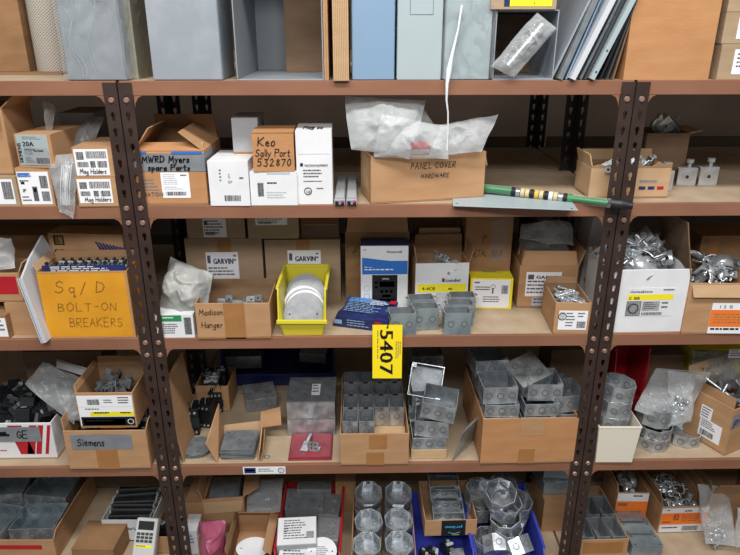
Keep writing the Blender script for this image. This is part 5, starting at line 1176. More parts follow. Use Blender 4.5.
# large carton of square boxes
fr = base(480, 573.5, -.006, ZD, 419, .3, rz=.5); q = at_z(510, 352, ZD+fr.h); fr.d = min(.33, q.y-fr.L.y); f6 = fr
LOG.append(('big', fr.w, fr.d, fr.h))
o = carton('cardboard_box', 'large tan carton overflowing with square steel boxes, tape square at its base', KC, fr, 'kraft_orange', opened=True, tape=[('front', .40, .68, .57, 1)])
label_on(o, F(fr), .40, .0, .64, .38, [], 'kraft', 'patch')
carton('cardboard_box', 'inner tan carton under the square boxes in the large carton', KC, Fr(fr.P(0, .008, .0036), fr.w-.014, fr.d-.016, fr.h-.05, fr.rz, 0), 'kraft_in')
G6 = 'square steel boxes heaped in the large tan carton'
zb = fr.h-.045; w = fr.w
Q = [((-.085, .062, zb), (0, 0, 1), 'front-left square box, bottom of its column in the large carton', psl), ((-.083, .066, zb+.041), (0, 0, -1), 'front-left square box, second of its column in the large carton', psl), ((-.092, .072, zb+.082), (0, 0, 2), 'open front-left square box on top of its column', psq),
     ((.025, .062, zb), (0, 0, 0), 'square box at the bottom front middle of the large carton', psl), ((.032, .067, zb+.041), (0, 0, 1), 'beige-tinted square box second in the middle column', psl), ((.045, .085, zb+.082), (0, 0, -2), 'open square box on top of the middle column', psq),
     ((-.083, .175, zb), (0, 0, 0), 'square box low at the rear left of the large carton', psq), ((-.083, .175, zb+.055), (0, 0, 3), 'square box second at the rear left of the large carton', psq), ((-.10, .18, zb+.112), (0, 0, 5), 'dark open square box at the rear left top', psq),
     ((.028, .178, zb), (0, 0, 0), 'square box low at the rear middle of the large carton', psq), ((.03, .178, zb+.055), (0, 0, 0), 'square box second at the rear middle of the large carton', psq),
     ((.005, .105, zb+.150), (200, -14, 22), 'tilted square box lying upside down on the very top', psq),
     ((.120, .075, zb), (0, 0, -6), 'beige-tinted square box at the front right of the large carton', psl), ((.115, .085, zb+.0415), (0, 0, 8), 'square box on the right side of the large carton', psq), ((.115, .19, zb), (0, 0, 0), 'square box at the rear right of the large carton', psq)]
for (x, y, z), rot, lb, pool in Q: pool.put(fr.P(x*w/.28, y, z), (R(rot[0]), R(rot[1]), fr.rz+R(rot[2])), lb, G6)
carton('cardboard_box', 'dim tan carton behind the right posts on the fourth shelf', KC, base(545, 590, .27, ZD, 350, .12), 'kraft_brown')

# ================================================================== SHELF D, right bay
fr = base(595.5, 632, -.006, ZD, 425, .11, rz=-1); fwb2 = fr
o = thing('utility_bin', 'cream plastic bin of octagonal boxes just right of the posts', 'storage bin', fr.L, (0, 0, fr.rz)); w, d, h = fr.w/2, fr.d, fr.h; k = .010; t = .0025
mb = MB()
ou = [(-w, 0), (w, 0), (w, d), (-w, d)]; 
def ringv(s, z, q=0.): return [((x)*(1+s)+(-q if x > 0 else q), (y-d/2)*(1+s)+d/2+(-q if y > d/2 else q), z) for x, y in ou]
vs = ringv(0, 0)+ringv(.14, h)+ringv(.14, h, t)+ringv(0, t, t)
mb.add(vs, [(3, 2, 1, 0)]+[(i, (i+1) % 4, 4+(i+1) % 4, 4+i) for i in range(4)]+[(4+i, 4+(i+1) % 4, 8+(i+1) % 4, 8+i) for i in range(4)]+[(8+i, 8+(i+1) % 4, 12+(i+1) % 4, 12+i) for i in range(4)]+[(12, 13, 14, 15)], 'bin_white'); mb.build('body', o, .004)
mb = MB(); r1 = ringv(.14, h); r2 = ringv(.16, h)
mb.add(r1+[(x, y, z-.006) for x, y, z in r2], [(i, 4+i, 4+(i+1) % 4, (i+1) % 4) for i in range(4)], 'bin_white'); mb.build('rim', o)
pod = Pool(octagon_box('octagon_box', .052, .054, 'galv'))
G = 'octagonal boxes stacked in the cream bin'
for i, lb in enumerate(('octagonal box lowest in the cream bin', 'octagonal box level with the rim of the cream bin', 'octagonal box above the rim of the cream bin', 'octagonal box on top of the stack in the cream bin')):
    pod.put(fr.P(.002*i, .055+.006*i, .02+.052*i+(.012 if i else 0)), (R(-6+3*i), R(3), R(10*i)), lb, G, .96)
def octring(name, label, r, H, loc, rot, group=None, open_=True, pool=None):
    return None
p = at_z(652, 445, ZD); G = 'octagonal boxes stacked openly right of the cream bin'
por = Pool(octagon_box('octagon_box', .054, .038, 'galv', floor=True))
por.put((p.x, p.y+.012, ZD+.0006), (0, 0, R(0)), 'octagonal box at the bottom of the open stack', G, 1.02)
por.put((p.x+.006, p.y+.014, ZD+.040), (R(4), R(-3), R(12)), 'octagonal box in the middle of the open stack', G, 1.)
pod.put((p.x, p.y+.016, ZD+.080), (R(-3), R(3), R(4)), 'octagonal box at the top of the open stack, opening up', G, 1.05)
p = at_z(684, 441, ZD)
o = octagon_box('extension_ring', .054, .036, 'galv', floor=False); o.location = (p.x, p.y+.012, ZD+.0006); o.rotation_euler = (0, 0, R(10)); tag(o, 'bottomless octagonal ring lying by itself between stack and labelled carton', 'junction box')
bag('plastic_bag', 'clear zip bag of bright metal draped over the octagonal stack', [(634, 410, .06), (680, 428, .05), (712, 372, .16), (655, 369, .18)], .016, 101, 'poly_clear', .012)
bag('plastic_bag', 'bulging clear bag hanging beside the octagonal stack', [(668, 428, .04), (692, 422, .05), (694, 372, .14), (668, 370, .14)], .020, 104, 'poly_clear', .012)
c0 = at_y(680, 412, D0+.055); r_ = random.Random(5); G = 'bright fittings in the clear bag by the octagonal stack'
for i in range(12): pk.put(c0+Vector((r_.uniform(-.03, .02), r_.uniform(0, .03), r_.uniform(-.03, .035))), tuple(R(r_.uniform(0, 360)) for _ in range(3)), 'bright metal fitting inside the clear bag by the octagonal stack', G, r_.uniform(.35, .5))
fr = base(700, 760, .0, ZD, 394, .2); 
a = at_z(724, 456, ZD); z3 = fr.h
fr = Fr((0, 0, ZD), .22, .30, 0, R(26), ZD); 
hh = z_at(410, a.x, a.y)-ZD; fr.h = hh; fr.L = a+Matrix.Rotation(fr.rz, 3, 'Z') @ Vector((fr.w/2, 0, 0)); fr.L.z = ZD; fr.d = .17
LOG.append(('rightD', fr.h))
o = carton('cardboard_box', 'tan carton turned to show its labelled side, at the right end of the fourth shelf', KC, fr, 'kraft', opened=True, flaps=(('b', .06, 10, 'kraft_light'), ('l', .03, -20, 'kraft_dark')))
label_on(o, F(fr, 'left'), .40, .22, .62, .5, [('l', .1, .1, .9, .9, 4)], seed=2)
label_on(o, F(fr, 'left'), .42, .48, .86, .86, [('l', .08, .08, .8, .5, 4), ('b', .1, .6, .7, .9)], seed=3)
label_on(o, F(fr), .0, .12, .5, .42, [('H', .1, .75, .9, .6, 'pv 5', 'ink', .1)], 'tape_gray', 'duct_tape')
mb = MB(); items(mb, ((fr.w/2-.01, fr.d-.001, fr.h+.008), (-1, 0, 0), (0, 0, 1), (0, -1, 0), fr.w, .05), [('T', .05, .7, .7, .45, 'SIDE UP C', 'faint', .04)]); mb.build('lettering', o); 
heap(pbolt, fr, 10, fr.h-.03, 'grey pipe end in the side-labelled carton', 'pipe ends in the side-labelled carton', 6, mx=.05, top=.02, sc=(1.6, 2.2))
o = bin_('storage_bin', 'dark red bin behind the posts and cream bin', base(607, 640, .20, ZD, 352, .15), 'bin_red', .10)
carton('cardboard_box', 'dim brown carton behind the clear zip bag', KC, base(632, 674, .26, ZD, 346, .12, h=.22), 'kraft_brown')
fr = base(680, 745, .27, ZD, 345, .12, h=.235); o = carton('product_box', 'yellow-green carton at the back of the fourth shelf, far right', 'product box', fr, 'yellow')
bag('plastic_bag', 'grey bag with a small white label at the upper back of the right bay', [(690, 385, .22), (740, 388, .22), (742, 350, .25), (692, 350, .25)], .02, 107, 'poly_gray', .012)
a = at_y(729, 353, D0+.20); mb = MB(); mb.box((0, 0, -.018), (.045, .001, .012), 'paper'); items(mb, ((0, 0, .012), (1, 0, 0), (0, 0, -1), (0, -1, 0), .045, .03), [('l', .1, .1, .9, .9, 3)])
tag(mb.build('paper_tag', None, 0, a, (0, 0, 0)), 'small white printed tag on the grey bag at the back', 'paper tag')

# ================================================================== yellow auction tag on the shelf edge
a = at_y(372.5, 325.5, D0-.012); b = at_y(401, 378, D0-.018); w = b.x-a.x+.002; h = a.z-b.z
o = thing('lot_tag', 'yellow numbered tag reading 5407, hanging from the middle shelf edge', 'tag', (a.x, D0-.0075, a.z), (R(-4), 0, R(-1)))
mb = MB(); mb.box((0, -.0008, -h), (w, 0, 0), 'tag_yellow'); mb.build('card', o, .0004)
mb = MB(); printed(mb, '5407', (w*.36, -.0013, -h*.08), (0, 0, -1), (1, 0, 0), (0, -1, 0), .052, 'ink', .03)
xs = [v[2] for v in mb.v]; L = max(xs)-min(xs); k = h*.84/L; top = max(xs); xm = [v[0] for v in mb.v]; kw = w*.44/(max(xm)-min(xm)); x0 = min(xm)
mb.v = [(w*.25+(x-x0)*kw, y, -h*.09+(z-top)*k) for x, y, z in mb.v]; mb.build('number', o)
mb = MB(); items(mb, ((w*.97, -.001, -h*.3), (0, 0, -1), (-1, 0, 0), (0, -1, 0), h*.4, w*.25), [('l', .0, .1, .9, .9, 3, 'faint')]); items(mb, ((w*.2, -.001, -h*.1), (0, 0, -1), (-1, 0, 0), (0, -1, 0), h*.8, w*.08), [('l', .0, .1, 1, .9, 1, 'faint')]); mb.build('small_print', o)
mb = MB(); mb.ring((w*.5, -.0008, -.008), (0, -1, 0), 0, .003, 'cavity'); mb.build('eyelet', o)
mb = MB(); mb.tube([(w*.5, -.002, -.008), (w*.52, -.005, .006), (w*.6, -.004, .018), (w*.55, .001, .030), (w*.5, .006, .037)], .0013, 'ink', 6); mb.build('tie', o)
# ================================================================== SHELF E, left bay
fr = rim(-75, 540, 53, 540, 474, ZE, .085); fe1 = fr; LOG.append(('E1', fr.w, fr.d, fr.L.y-D0))
fr.d = min(fr.d, .36)
o = carton('cardboard_box', 'large open carton of square steel boxes at the bottom left corner', KC, fr, 'kraft', opened=True, flaps=(('r', .03, 12),))
wr(o, fr, 'front', [('r', .4, .25, .9, .45, 'red')], name='print')
G = 'large square boxes in the bottom left carton'
pse = Pool(steel_box('square_box', .150, .125, .054, 'galv', '', 'junction box', None, inm='galv_blue', kn=3))
xr = fr.w/2
for (x, y, z, t, lb) in ((xr-.100, .115, .022, 2, 'open square box at the front right of the bottom left carton'), (xr-.115, .255, .040, -3, 'open square box at the rear right of the bottom left carton'), (xr-.262, .120, .016, -8, 'open square box left of the front right one, partly cut by the frame'), (xr-.275, .255, .050, 5, 'open square box at the rear of the bottom left carton, left one'), (xr-.40, .12, .02, 0, 'open square box in the bottom left carton beyond the frame edge')):
    pse.put(fr.P(x, y, z+.005), (R(rnd.uniform(-3, 3)), R(rnd.uniform(-3, 3)), fr.rz+R(t)), lb, G)
fr = rim(71, 549, 113, 550, 521, ZE, .075); LOG.append(('E2', fr.w, fr.d, fr.L.y-D0))
carton('cardboard_box', 'small closed plain brown box on the bottom shelf beside the steel-box carton', KC, fr, 'kraft_dark')
fr = rim(101, 520, 152, 520, 482, ZE, .09); fr.d = min(fr.d, .17); LOG.append(('E3', fr.w, fr.d, fr.L.y-D0)); f3 = fr
o = carton('white_box', 'white and black tray of stacked shiny black parts on the bottom shelf', KC, fr, 'white_card', inner='black', opened=True)
label_on(o, F(fr), .5, .1, .95, .5, [('r', .5, .1, 1, .6, 'yellow'), ('H', .0, .9, .5, .5, 'ww', 'navy', .1)], None, 'print')
G = 'shiny black strips stacked in the white tray'
pst = Pool(thing('black_strip', '', 'plastic part', (0, 0, 0), (0, 0, 0), G)); mb = MB(); mb.box((-.07, -.01, 0), (.07, .01, .012), 'black'); mb.cyl((-.065, -.006, .013), (.065, -.006, .013), .004, 'dark_gray', 8); mb.build('strip', pst.root, .002)
mb = MB(); mb.box((-.072, -.011, .002), (-.066, .011, .015), 'silver_bag'); mb.box((.066, -.011, .002), (.072, .011, .015), 'silver_bag'); half(mb, 'end_clip', pst.root)
kk = fr.w/.16
for i in range(12): pst.put(fr.P(rnd.uniform(-.004, .004), .03+.022*(i % 6), fr.h-.045+.026*(i//6)+.004*(i % 6)), (R(rnd.uniform(-20, 20)), R(rnd.uniform(-3, 3)), R(rnd.uniform(-4, 4))), 'shiny black strip stacked in the white tray', G, kk)
# handheld tester
a = at_y(141, 552, D0-.0); o = thing('handheld_meter', 'grey and white handheld device with black screen, leaning at the bottom left', 'electronic meter', (a.x-.004, D0+.005, a.z-.035), (R(-38), 0, R(-6)))
mb = MB(); mb.box((-.036, 0, 0), (.036, .03, .125), 'device'); mb.build('case', o, .006)
mb = MB(); mb.box((-.026, -.0015, .088), (.026, .0, .115), 'black'); mb.build('screen', o, .001)
mb = MB(); 
for r in range(3):
    for q in range(4): mb.box((-.027+.014*q, -.002, .050+.011*r), (-.016+.014*q, 0, .058+.011*r), 'dark_gray')
mb.build('keypad', o); mb = MB(); mb.box((-.028, -.001, .034), (.028, 0, .042), 'yellow'); items(mb, ((-.028, -.0012, .042), (1, 0, 0), (0, 0, -1), (0, -1, 0), .056, .008), [('l', .05, .2, .9, .9, 1, 'ink')]); mb.build('label', o)
carton('cardboard_box', 'open tan carton of dark parts under the left posts on the bottom shelf', KC, rim(151, 537, 199, 537, 508, ZE, .07), 'kraft', opened=True)
fr = rim(151, 537, 199, 537, 508, ZE, .07)
G = 'black parts in the carton under the left posts'
for i in range(7): ps.put(fr.P(rnd.uniform(-.06, .06), .04+(fr.d-.08)*i/6, fr.h-.04), (R(rnd.uniform(-30, 30)), 0, R(rnd.uniform(0, 90))), 'black part in the carton under the left posts', G, .9)

# ================================================================== SHELF E, middle bay
fr = rim(184, 503, 203, 503, 476, ZE, .13); fr.d = .16; LOG.append(('E10', fr.w, fr.d, fr.L.y-D0))
carton('cardboard_box', 'tan carton in the rear just right of the left posts on the bottom shelf', KC, fr, 'kraft')
fr = base(186, 199, .07, ZE, 512, .08, h=.085); fr.h = .095
o = carton('small_box', 'small white printed box beside the left posts on the bottom shelf', 'box', fr, 'white_card'); label_on(o, F(fr), .1, .1, .9, .9, [('l', .1, .1, .9, .6, 3, 'blue')], None, 'print')
fs2 = rim(205, 525, 262, 520, 500, ZE, .035, d=.22)
fr = rim(201, 501, 243.5, 496, 474, ZE, .145); fr.d = .17; LOG.append(('E11', fr.w, fr.d, fr.L.y-D0, fr.rz)); f11 = fr
fr.rz = R(5)
o = carton('cardboard_box', 'open tan carton of dark covers with a broad front flap, below the shelf sticker', KC, fr, 'kraft', opened=True, flaps=(('r', .06, 60, 'kraft'), ('l', .04, 20), ('b', .04, 10), ('f', .055, 172, 'kraft_light')))
G = 'dark square covers in the flapped carton'
pcv = Pool(plate('square_cover', '', rect(.102, .102, .004), .0022, 'galv_dark', G, ((.038, -.038), (-.038, .038))))
for i in range(8): pcv.put(fr.P(.0, .085, fr.h-.06+i*.005), (R(4), 0, fr.rz+R(rnd.uniform(-3, 3))), 'dark square cover in the flapped carton', G, min(1., (fr.w-.012)/.104))
# bagged plates
q = at_z(262, 512, ZE+.08); fq = Fr((q.x, q.y, ZE), .125, .13, .10, R(2), ZE)
carton('cardboard_box', 'brown carton supporting the clear-bagged plates on the bottom shelf', KC, Fr((q.x, q.y+.004, ZE), .125, .14, .078, R(2), ZE), 'kraft_dark')
G = 'steel plates in clear plastic'
for i in range(5): pcv.put(fq.P(0, .07, .080+.004*i), (0, 0, R(2+i)), 'steel plate within the clear plastic beside the red bin', G)
bag('plastic_bag', 'clear glossy plastic around steel plates, between flapped carton and red bin', [(247, 512, q.y-D0-.005), (280, 512, q.y-D0-.005), (284, 478, q.y-D0+.12), (248, 480, q.y-D0+.12)], .008, 120, 'poly_clear', .008)
# pink bag
bag('plastic_bag', 'pink plastic bag of parts on the bottom shelf, right of the left posts', [(203, 566, .03), (224, 566, .03), (226, 520, .10), (199, 522, .10)], .035, 121, 'pinkbag', .014, cat='bag')
# carton with white oval
fr = rim(226, 556, 271, 556, 514, ZE, .075); fr.d = min(fr.d, .2); LOG.append(('E14', fr.w, fr.d, fr.L.y-D0)); f14 = fr
o = carton('cardboard_box', 'torn open tan carton holding a white oval disc at the bottom of the frame', KC, fr, 'kraft_dark', inner='kraft', opened=True, flaps=(('b', .03, -35, 'kraft'), ('r', .03, -60, 'kraft'), ('l', .02, 20)))
o = disc('white_disc', 'white oval disc lying in the torn tan carton', .05, 'white_card'); o.location = fr.P(.002, .065, .045); o.rotation_euler = (R(14), 0, R(5)); o.scale = (min(1.1, fr.w*.42/.05), .75, 1)
# red bin
fr = rim(272, 560, 340, 560, 474, ZE, .11); fr.d = min(fr.d, .36); fr.w *= .98; LOG.append(('E16', fr.w, fr.d, fr.L.y-D0)); f16 = fr
bin_('storage_bin', 'red plastic bin of grey and white electrical boxes on the bottom shelf', fr, 'bin_red', .06)
G = 'electrical boxes in the red bin'
covered_box('grey lidded box at the rear left in the red bin', fr.P(-.028, .225, .055), 0, .13, .10, .055, 'cast', 'galv_dark', group=G, kos=False)
covered_box('grey lidded box farthest back in the red bin', fr.P(0, .31, .05), 0, .12, .045, .07, 'cast', 'cast', group=G, kos=False)
def wpbox(label, loc, rz, w, d, h):
    o = thing('outlet_box', label, 'junction box', loc, (R(0), 0, R(rz)), G); mb = MB(); mb.box((-w/2, 0, 0), (w/2, d, h), 'cast'); mb.build('body', o, .005); mb = MB()
    for y in (.3, .72): mb.cyl((0.012, d*y, h), (.012, d*y, h+.006), .012, 'cast', 16); mb.cyl((.012, d*y, h+.006), (.012, d*y, h+.0075), .007, 'galv_dark', 12)
    half(mb, 'threaded_plug', o); e = MB()
    for sx, sy in ((-.38, .08), (.38, .92)): e.ring((sx*w, sy*d, h), (0, 0, 1), 0, .003, 'galv_dark')
    e.build('screw', o)
wpbox('cast grey outlet box at the right rear in the red bin', fr.P(.055, .20, .05), -6, .072, .11, .055)
wpbox('cast grey outlet box with two plugs at the right middle in the red bin', fr.P(.056, .085, .052), -4, .078, .11, .055)
covered_box('grey box supporting the white carton in the red bin', fr.P(-.032, .06, .008), 0, .13, .13, .060, 'cast', 'galv_dark', group=G, kos=False)
def small_white(label, loc, rz, w, d, h, tilt, its, mtb='white_card', side='gray_card', F2=None, its2=None):
    f = Fr(loc, w, d, h, R(rz), 0); o = thing('white_box', label, 'box', loc, (R(tilt), 0, R(rz)), G); mb = MB(); mb.box((-w/2, 0, 0), (w/2, d, h), side); mb.build('body', o, .0015)
    label_on(o, F(f, 'top'), .02, .02, .98, .98, its, 'white_card')
    if its2: label_on(o, F(f), .03, .05, .97, .95, its2, 'white_card')
small_white('white printed carton on top in the red bin', fr.P(-.034, .055, .082), 3, .125, .105, .042, 10, [('l', .15, .1, .8, .85, 8), ('b', .75, .55, .95, .8), ('l', .15, .3, .3, .6, 3)])
small_white('white printed carton at the front of the red bin', fr.P(-.03, .0, .05), -2, .12, .055, .05, 0, [('l', .1, .1, .8, .8, 3)], its2=[('l', .1, .1, .8, .8, 4)])
o = disc('round_cover', 'white round lid with fine print at the front right of the red bin', .047, 'white_card'); o.location = fr.P(.045, .045, .098); o.rotation_euler = (R(20), 0, 0); o['group'] = G
mb = MB(); items(mb, ((-.03, .02, .0031), (1, 0, 0), (0, -1, 0), (0, 0, 1), .06, .04), [('l', .2, .1, .9, .9, 5)]); mb.build('print', o)
# wide carton behind
carton('cardboard_box', 'wide tan carton at the back between the red bin and the octagon carton', KC, base(336, 356, .26, ZE, 482, .12), 'kraft')
# carton of octagon boxes
fr = rim(351, 562, 417, 562, 490, ZE, .11); fr.d = min(fr.d, .3); LOG.append(('E17', fr.w, fr.d, fr.L.y-D0)); f17 = fr
carton('cardboard_box', 'deep tan carton of stacked octagonal boxes, centre of the bottom shelf', KC, fr, 'kraft', opened=True)
G = 'octagonal boxes in the deep tan carton'
pot = Pool(octagon_box('octagon_box', .048, .054, 'galv')); w4 = fr.w/4
cols_ = [(-w4, .07, 2, -10), (w4, .075, 2, 6), (-w4+.004, .16, 2, 8), (w4-.002, .165, 2, 0), (-w4, .25, 3, 4), (w4, .25, 3, -6)]
nm = ['front left', 'front right', 'middle left', 'middle right', 'rear left', 'rear right']
for (x, y, n, t), nn in zip(cols_, nm):
    for k in range(n):
        z = .006+.056*k+(.0 if y < .1 else .012 if y < .2 else .0)
        lean = 14 if k == n-1 and y < .2 else (20 if k == n-1 else 0)
        z += .012 if k == n-1 else 0
        pot.put(fr.P(x, min(y, fr.d-.052), z), (R(lean), R(rnd.uniform(-4, 4)), R(t+rnd.uniform(-8, 8))), ('octagonal box topmost of the %s stack in the deep tan carton' if k == n-1 else 'octagonal box lower in the %s stack of the deep tan carton') % nn, G, min(1, fr.w/.205))
# blue bin and prime carton
fr = rim(415, 566, 479, 566, 492, ZE, .10); fr.d = min(fr.d, .33); fr.w *= .97; LOG.append(('E20', fr.w, fr.d, fr.L.y-D0)); f20 = fr
bin_('storage_bin', 'blue plastic bin beneath the black-taped delivery carton', fr, 'bin_blue', .05)
G = 'dark fittings in the blue bin under the delivery carton'
for i in range(5): ps.put(fr.P(rnd.uniform(-.06, .06), .04+.02*i, .03), (R(rnd.uniform(-30, 30)), 0, R(rnd.uniform(0, 90))), 'dark fitting in the blue bin under the delivery carton', G, .9)
covered_box('small pale box at the front of the blue bin under the delivery carton', fr.P(.045, .04, .03), 4, .04, .05, .05, 'galv', 'galv')
zc = ZE+fr.h+.004
ff = rim(425, 521, 477.5, 519.5, 480, zc, .062); ff.d = min(ff.d, .22); LOG.append(('E19', ff.w, ff.d, ff.L.y-D0))
ff.rz = R(1)
o = carton('cardboard_box', 'tan delivery carton with black tape and upside-down blue logo, full of steel boxes', KC, ff, 'kraft', opened=True)
Fb = (Vector((ff.w*.12, -.0002, ff.h)), (1, 0, 0), (0, 0, -1), (0, -1, 0), ff.w*.42, ff.h)
Fb = (Vector((-ff.w*.18, -.0002, ff.h)), (1, 0, 0), (0, 0, -1), (0, -1, 0), ff.w*.46, ff.h)
mb = MB(); patch(mb, Fb, 0, 0, 1, 1, 'ink', off=.001); OO = Vector(Fb[0])+Vector((ff.w*.46, 0, 0)); Fr2 = (OO+Vector((0, 0, -ff.h)), (-1, 0, 0), (0, 0, 1), (0, -1, 0), ff.w*.46, ff.h)
items(mb, sub(Fr2, 0, 0, 1, 1, .0014), [('T', .14, .66, .86, .26, 'prime', 'cyan', .03), ('l', .25, .06, .7, .14, 1, 'wax')])
p = []
for i in range(9):
    t = i/8; p.append(Fr2[0]+Vector(Fr2[1])*(ff.w*.46*(.22+.5*t))+Vector(Fr2[2])*(ff.h*(.26-.1*math.sin(math.pi*t)+.0))+Vector((0, -.0018, 0)))
mb.tube(p, .0009, 'cyan', 5); mb.build('printed_tape', o)['label'] = 'black tape with upside-down blue lettering'
G = 'square boxes in the delivery carton'
for j in range(4): psl.put(ff.P(0, .068+.045*j, ff.h-.052+.010*j), (R(16), 0, ff.rz+R(rnd.uniform(-4, 4))), 'square steel box leaning in the row inside the delivery carton', G, min(1, (ff.w-.012)/.106))
# blue bin 2 with octagons
fr = rim(474, 556, 547, 556, 478, ZE, .11); fr.d = min(fr.d, .34); LOG.append(('E21', fr.w, fr.d, fr.L.y-D0)); f21 = fr
bin_('storage_bin', 'blue plastic bin heaped with octagonal boxes left of the right posts', fr, 'bin_blue', .055)
G = 'octagonal boxes heaped in the blue bin'
L8 = [(-.03, .05, .055, -62, 0, 0, 'front octagonal box on its side in the blue bin'), (.052, .055, .05, -50, 10, 30, 'small octagonal box at the front right of the blue bin'), (.0, .11, .075, 10, 8, 10, 'octagonal box lowest of the leaning stack in the blue bin'), (.008, .115, .115, 14, -6, -14, 'octagonal box second in the leaning stack in the blue bin'), (.0, .13, .155, 10, 4, 4, 'octagonal box third in the leaning stack in the blue bin'), (-.018, .14, .195, 20, -8, 20, 'octagonal box topmost in the leaning stack in the blue bin'),
      (.07, .13, .06, -80, 20, 60, 'octagonal box standing on edge at the right side of the blue bin'), (.068, .21, .09, 8, 0, 10, 'octagonal box at the rear right of the blue bin'), (-.07, .22, .075, 4, 0, 5, 'octagonal box low at the rear left of the blue bin'), (-.07, .225, .128, 8, 0, 15, 'octagonal box upper at the rear left of the blue bin'), (.03, .28, .10, 0, 0, 0, 'octagonal box farthest back in the blue bin'), (-.055, .10, .03, 0, 0, 0, 'octagonal box low at the left side of the blue bin')]
k = fr.w/.25
for x, y, z, a_, b_, c_, lb in L8: pod.put(fr.P(x*k, min(y, fr.d-.055), z+.01), (R(a_), R(b_), R(c_)), lb, G, .98)
# stacked grey boxes near right posts
fr = base(541, 572, .15, ZE, 488, .16, h=.13); LOG.append(('E22', fr.w))
carton('cardboard_box', 'tan carton left of the right posts on the bottom shelf, under grey boxes', KC, fr, 'kraft', opened=False)
G = 'long grey boxes by the right posts'
pz = fr.h+.002
covered_box('long grey steel box on the carton by the right posts', fr.P(0, .03, pz), 4, fr.w*.98, .11, .05, 'galv_blue', 'galv', group=G, kos=False)
covered_box('upper long grey steel box by the right posts, under the shelf', fr.P(0, .045, pz+.054), -4, fr.w*.95, .10, .035, 'galv_blue', 'galv', group=G, kos=False)

# ================================================================== SHELF E, right bay
fr = rim(580, 541, 629, 538, 486, ZE, .075); fr.rz = R(1); fr.d = min(fr.d, .3); LOG.append(('E23', fr.w, fr.d, fr.L.y-D0)); f23 = fr
o = carton('cardboard_box', 'long tan carton of open device boxes right of the right posts', KC, fr, 'kraft', opened=True, tape=[('front', .1, .15, .9, .75)])
G = 'device boxes in the long tan carton'
kx = (fr.w-.012)/3
pdx = Pool(steel_box('device_box', .046, .088, .060, 'galv', '', 'device box', None, corner=False, axis='y', inm='galv_dark', kn=2, kr=.010))
for j in range(3):
    for i in range(3):
        y = .055+.096*j
        if y+.05 > fr.d: continue
        pdx.put(fr.P(-fr.w/2+.006+kx*(i+.5), y, .018+.008*j), (R(2), 0, fr.rz+R(rnd.uniform(-3, 3))), 'empty device box in the %s row of the long tan carton' % ('front', 'middle', 'rear')[j], G, (min(1.3, (kx-.003)/.048), 1, 1))
fr = base(613, 644.5, at_z(632, 520.5, ZE+.05).y-D0+.052, ZE, 492.5, .14, rz=-2); LOG.append(('E24', fr.w, fr.h)); f24 = fr
o = carton('cardboard_box', 'small open carton with orange label, behind the row of switch boxes', KC, fr, 'kraft', opened=True, flaps=(('l', .03, 10),))
label_on(o, F(fr), .02, .03, .98, .95, [('r', 0, .28, 1, 1, 'orange'), ('l', .5, .05, .95, .2, 1), ('l', .05, .35, .4, .6, 1, 'kraft_brown'), ('l', .05, .75, .4, .95, 1, 'kraft_brown')], 'white_card')
G = 'shiny fittings in the small orange-labelled carton'
heap(pk, fr, 12, fr.h-.03, 'shiny fitting in the small orange-labelled carton', G, 61, mx=.03, top=.02, sc=(.55, .8))
G = 'blue-grey switch boxes in a row beside the posts'
for i, lb in enumerate(('nearest of the three flat-topped switch boxes in a row', 'middle one of the three flat-topped switch boxes in a row', 'farthest of the three flat-topped switch boxes in a row')):
    p = at_z(648-8*i, 545.5-12.5*i, ZE+.05); covered_box(lb, (p.x, p.y, ZE+.0005), -1, .100, .046, .048, 'galv_blue', 'galv_blue', group=G, kos=False, lt=.0015)
fr = base(657, 704, .105, ZE, 507, .2, rz=2); LOG.append(('E26', fr.w, fr.h)); f26 = fr
fr = base(657, 705, at_z(680, 533, ZE).y-D0, ZE, 507, .2, rz=1.5); fr.d = .22; f26 = fr
o = carton('cardboard_box', 'open carton with broad orange label full of shiny fittings, bottom right', KC, fr, 'kraft', opened=True, flaps=(('l', .05, 12, 'kraft_dark'), ('b', .04, 8, 'kraft_dark')))
label_on(o, F(fr), .02, .06, .96, .96, [('r', 0, .2, 1, .68, 'orange'), ('T', .48, .15, .64, .11, '250', 'ink', .03), ('l', .1, .06, .2, .14, 1, 'ink'), ('r', .27, .26, .38, .5, 'kraft_brown'), ('r', .29, .29, .36, .47, 'orange'), ('l', .45, .28, .95, .6, 4, 'kraft_brown'), ('l', .05, .55, .3, .64, 1, 'ink'), ('b', .5, .75, .85, .95), ('l', .05, .78, .4, .9, 1, 'ink')], 'white_card')
G = 'shiny fittings in the broad orange-labelled carton'
heap(pk, fr, 46, fr.h-.05, 'shiny fitting heaped in the broad orange-labelled carton', G, 71, mx=.03, top=.035, sc=(.5, .75))
a = D0+.14
bag('plastic_bag', 'clear zip bag of metal parts standing at the bottom right', [(706, 545, .035), (737, 546, .035), (728, 488, .17), (698, 484, .17)], .026, 131, 'poly_clear', .010)
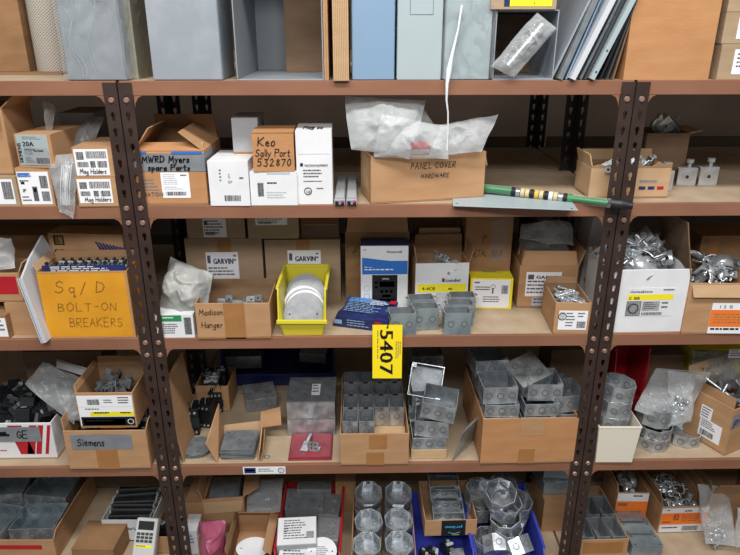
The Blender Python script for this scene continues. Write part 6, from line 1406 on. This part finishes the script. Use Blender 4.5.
G = 'metal fittings inside the bottom right zip bag'
c0 = at_y(720, 524, D0+.07); c0.z = ZE+.03
for i in range(14): pk.put(c0+Vector((rnd.uniform(-.03, .03), rnd.uniform(-.02, .03), rnd.uniform(-.005, .045))), tuple(R(rnd.uniform(0, 360)) for _ in range(3)), 'metal fitting inside the bottom right zip bag', G, rnd.uniform(.35, .55))
o = carton('cardboard_box', 'open brown carton behind the zip bag at the bottom right', KC, base(703, 765, .14, ZE, 478, .2, h=.16), 'kraft_dark', opened=True, flaps=(('l', .04, 10, 'kraft_brown'), ('f', .05, 20, 'kraft_dark')))
bag('plastic_bag', 'second clear bag cut by the right frame edge on the bottom shelf', [(736, 548, .03), (766, 548, .03), (768, 505, .10), (738, 508, .10)], .02, 133, 'poly_clear', .010)
# ------------------------------------------------------------------ light: two ceiling tube fixtures over the aisle, dim warehouse bounce
def area(name, loc, tgt, sx, sy, power, col=(1, .97, .92)):
    l = bpy.data.lights.new(name, 'AREA'); l.shape = 'RECTANGLE'; l.size = sx; l.size_y = sy; l.energy = power; l.color = col
    o = bpy.data.objects.new(name, l); COL.objects.link(o); o.location = loc
    d = Vector(tgt)-Vector(loc); o.rotation_euler = d.to_track_quat('-Z', 'Y').to_euler(); return o
area('aisle_light', (.1, .42, 3.3), (.1, 1.0, 0), 2.6, .30, 72, (1, .985, .96))
area('aisle_light', (-.2, -1.3, 3.4), (0, .6, 0), 2.6, .6, 84, (1, .99, .98))
area('rear_row_light', (0, 2.25, 3.6), (0, 2.2, 0), 3, .2, 4)  # weak unseen light above the rear shelving row
w = bpy.data.worlds.new('world'); SC.world = w; w.use_nodes = True
w.node_tree.nodes['Background'].inputs[0].default_value = (.95, .98, 1, 1); w.node_tree.nodes['Background'].inputs[1].default_value = .24
SC.view_settings.view_transform = 'Standard'; SC.view_settings.look = 'None'; SC.view_settings.gamma = 1; SC.view_settings.exposure = 0.0
SC.view_settings.use_curve_mapping = False
SC.cycles.max_bounces = 8; SC.cycles.transparent_max_bounces = 24
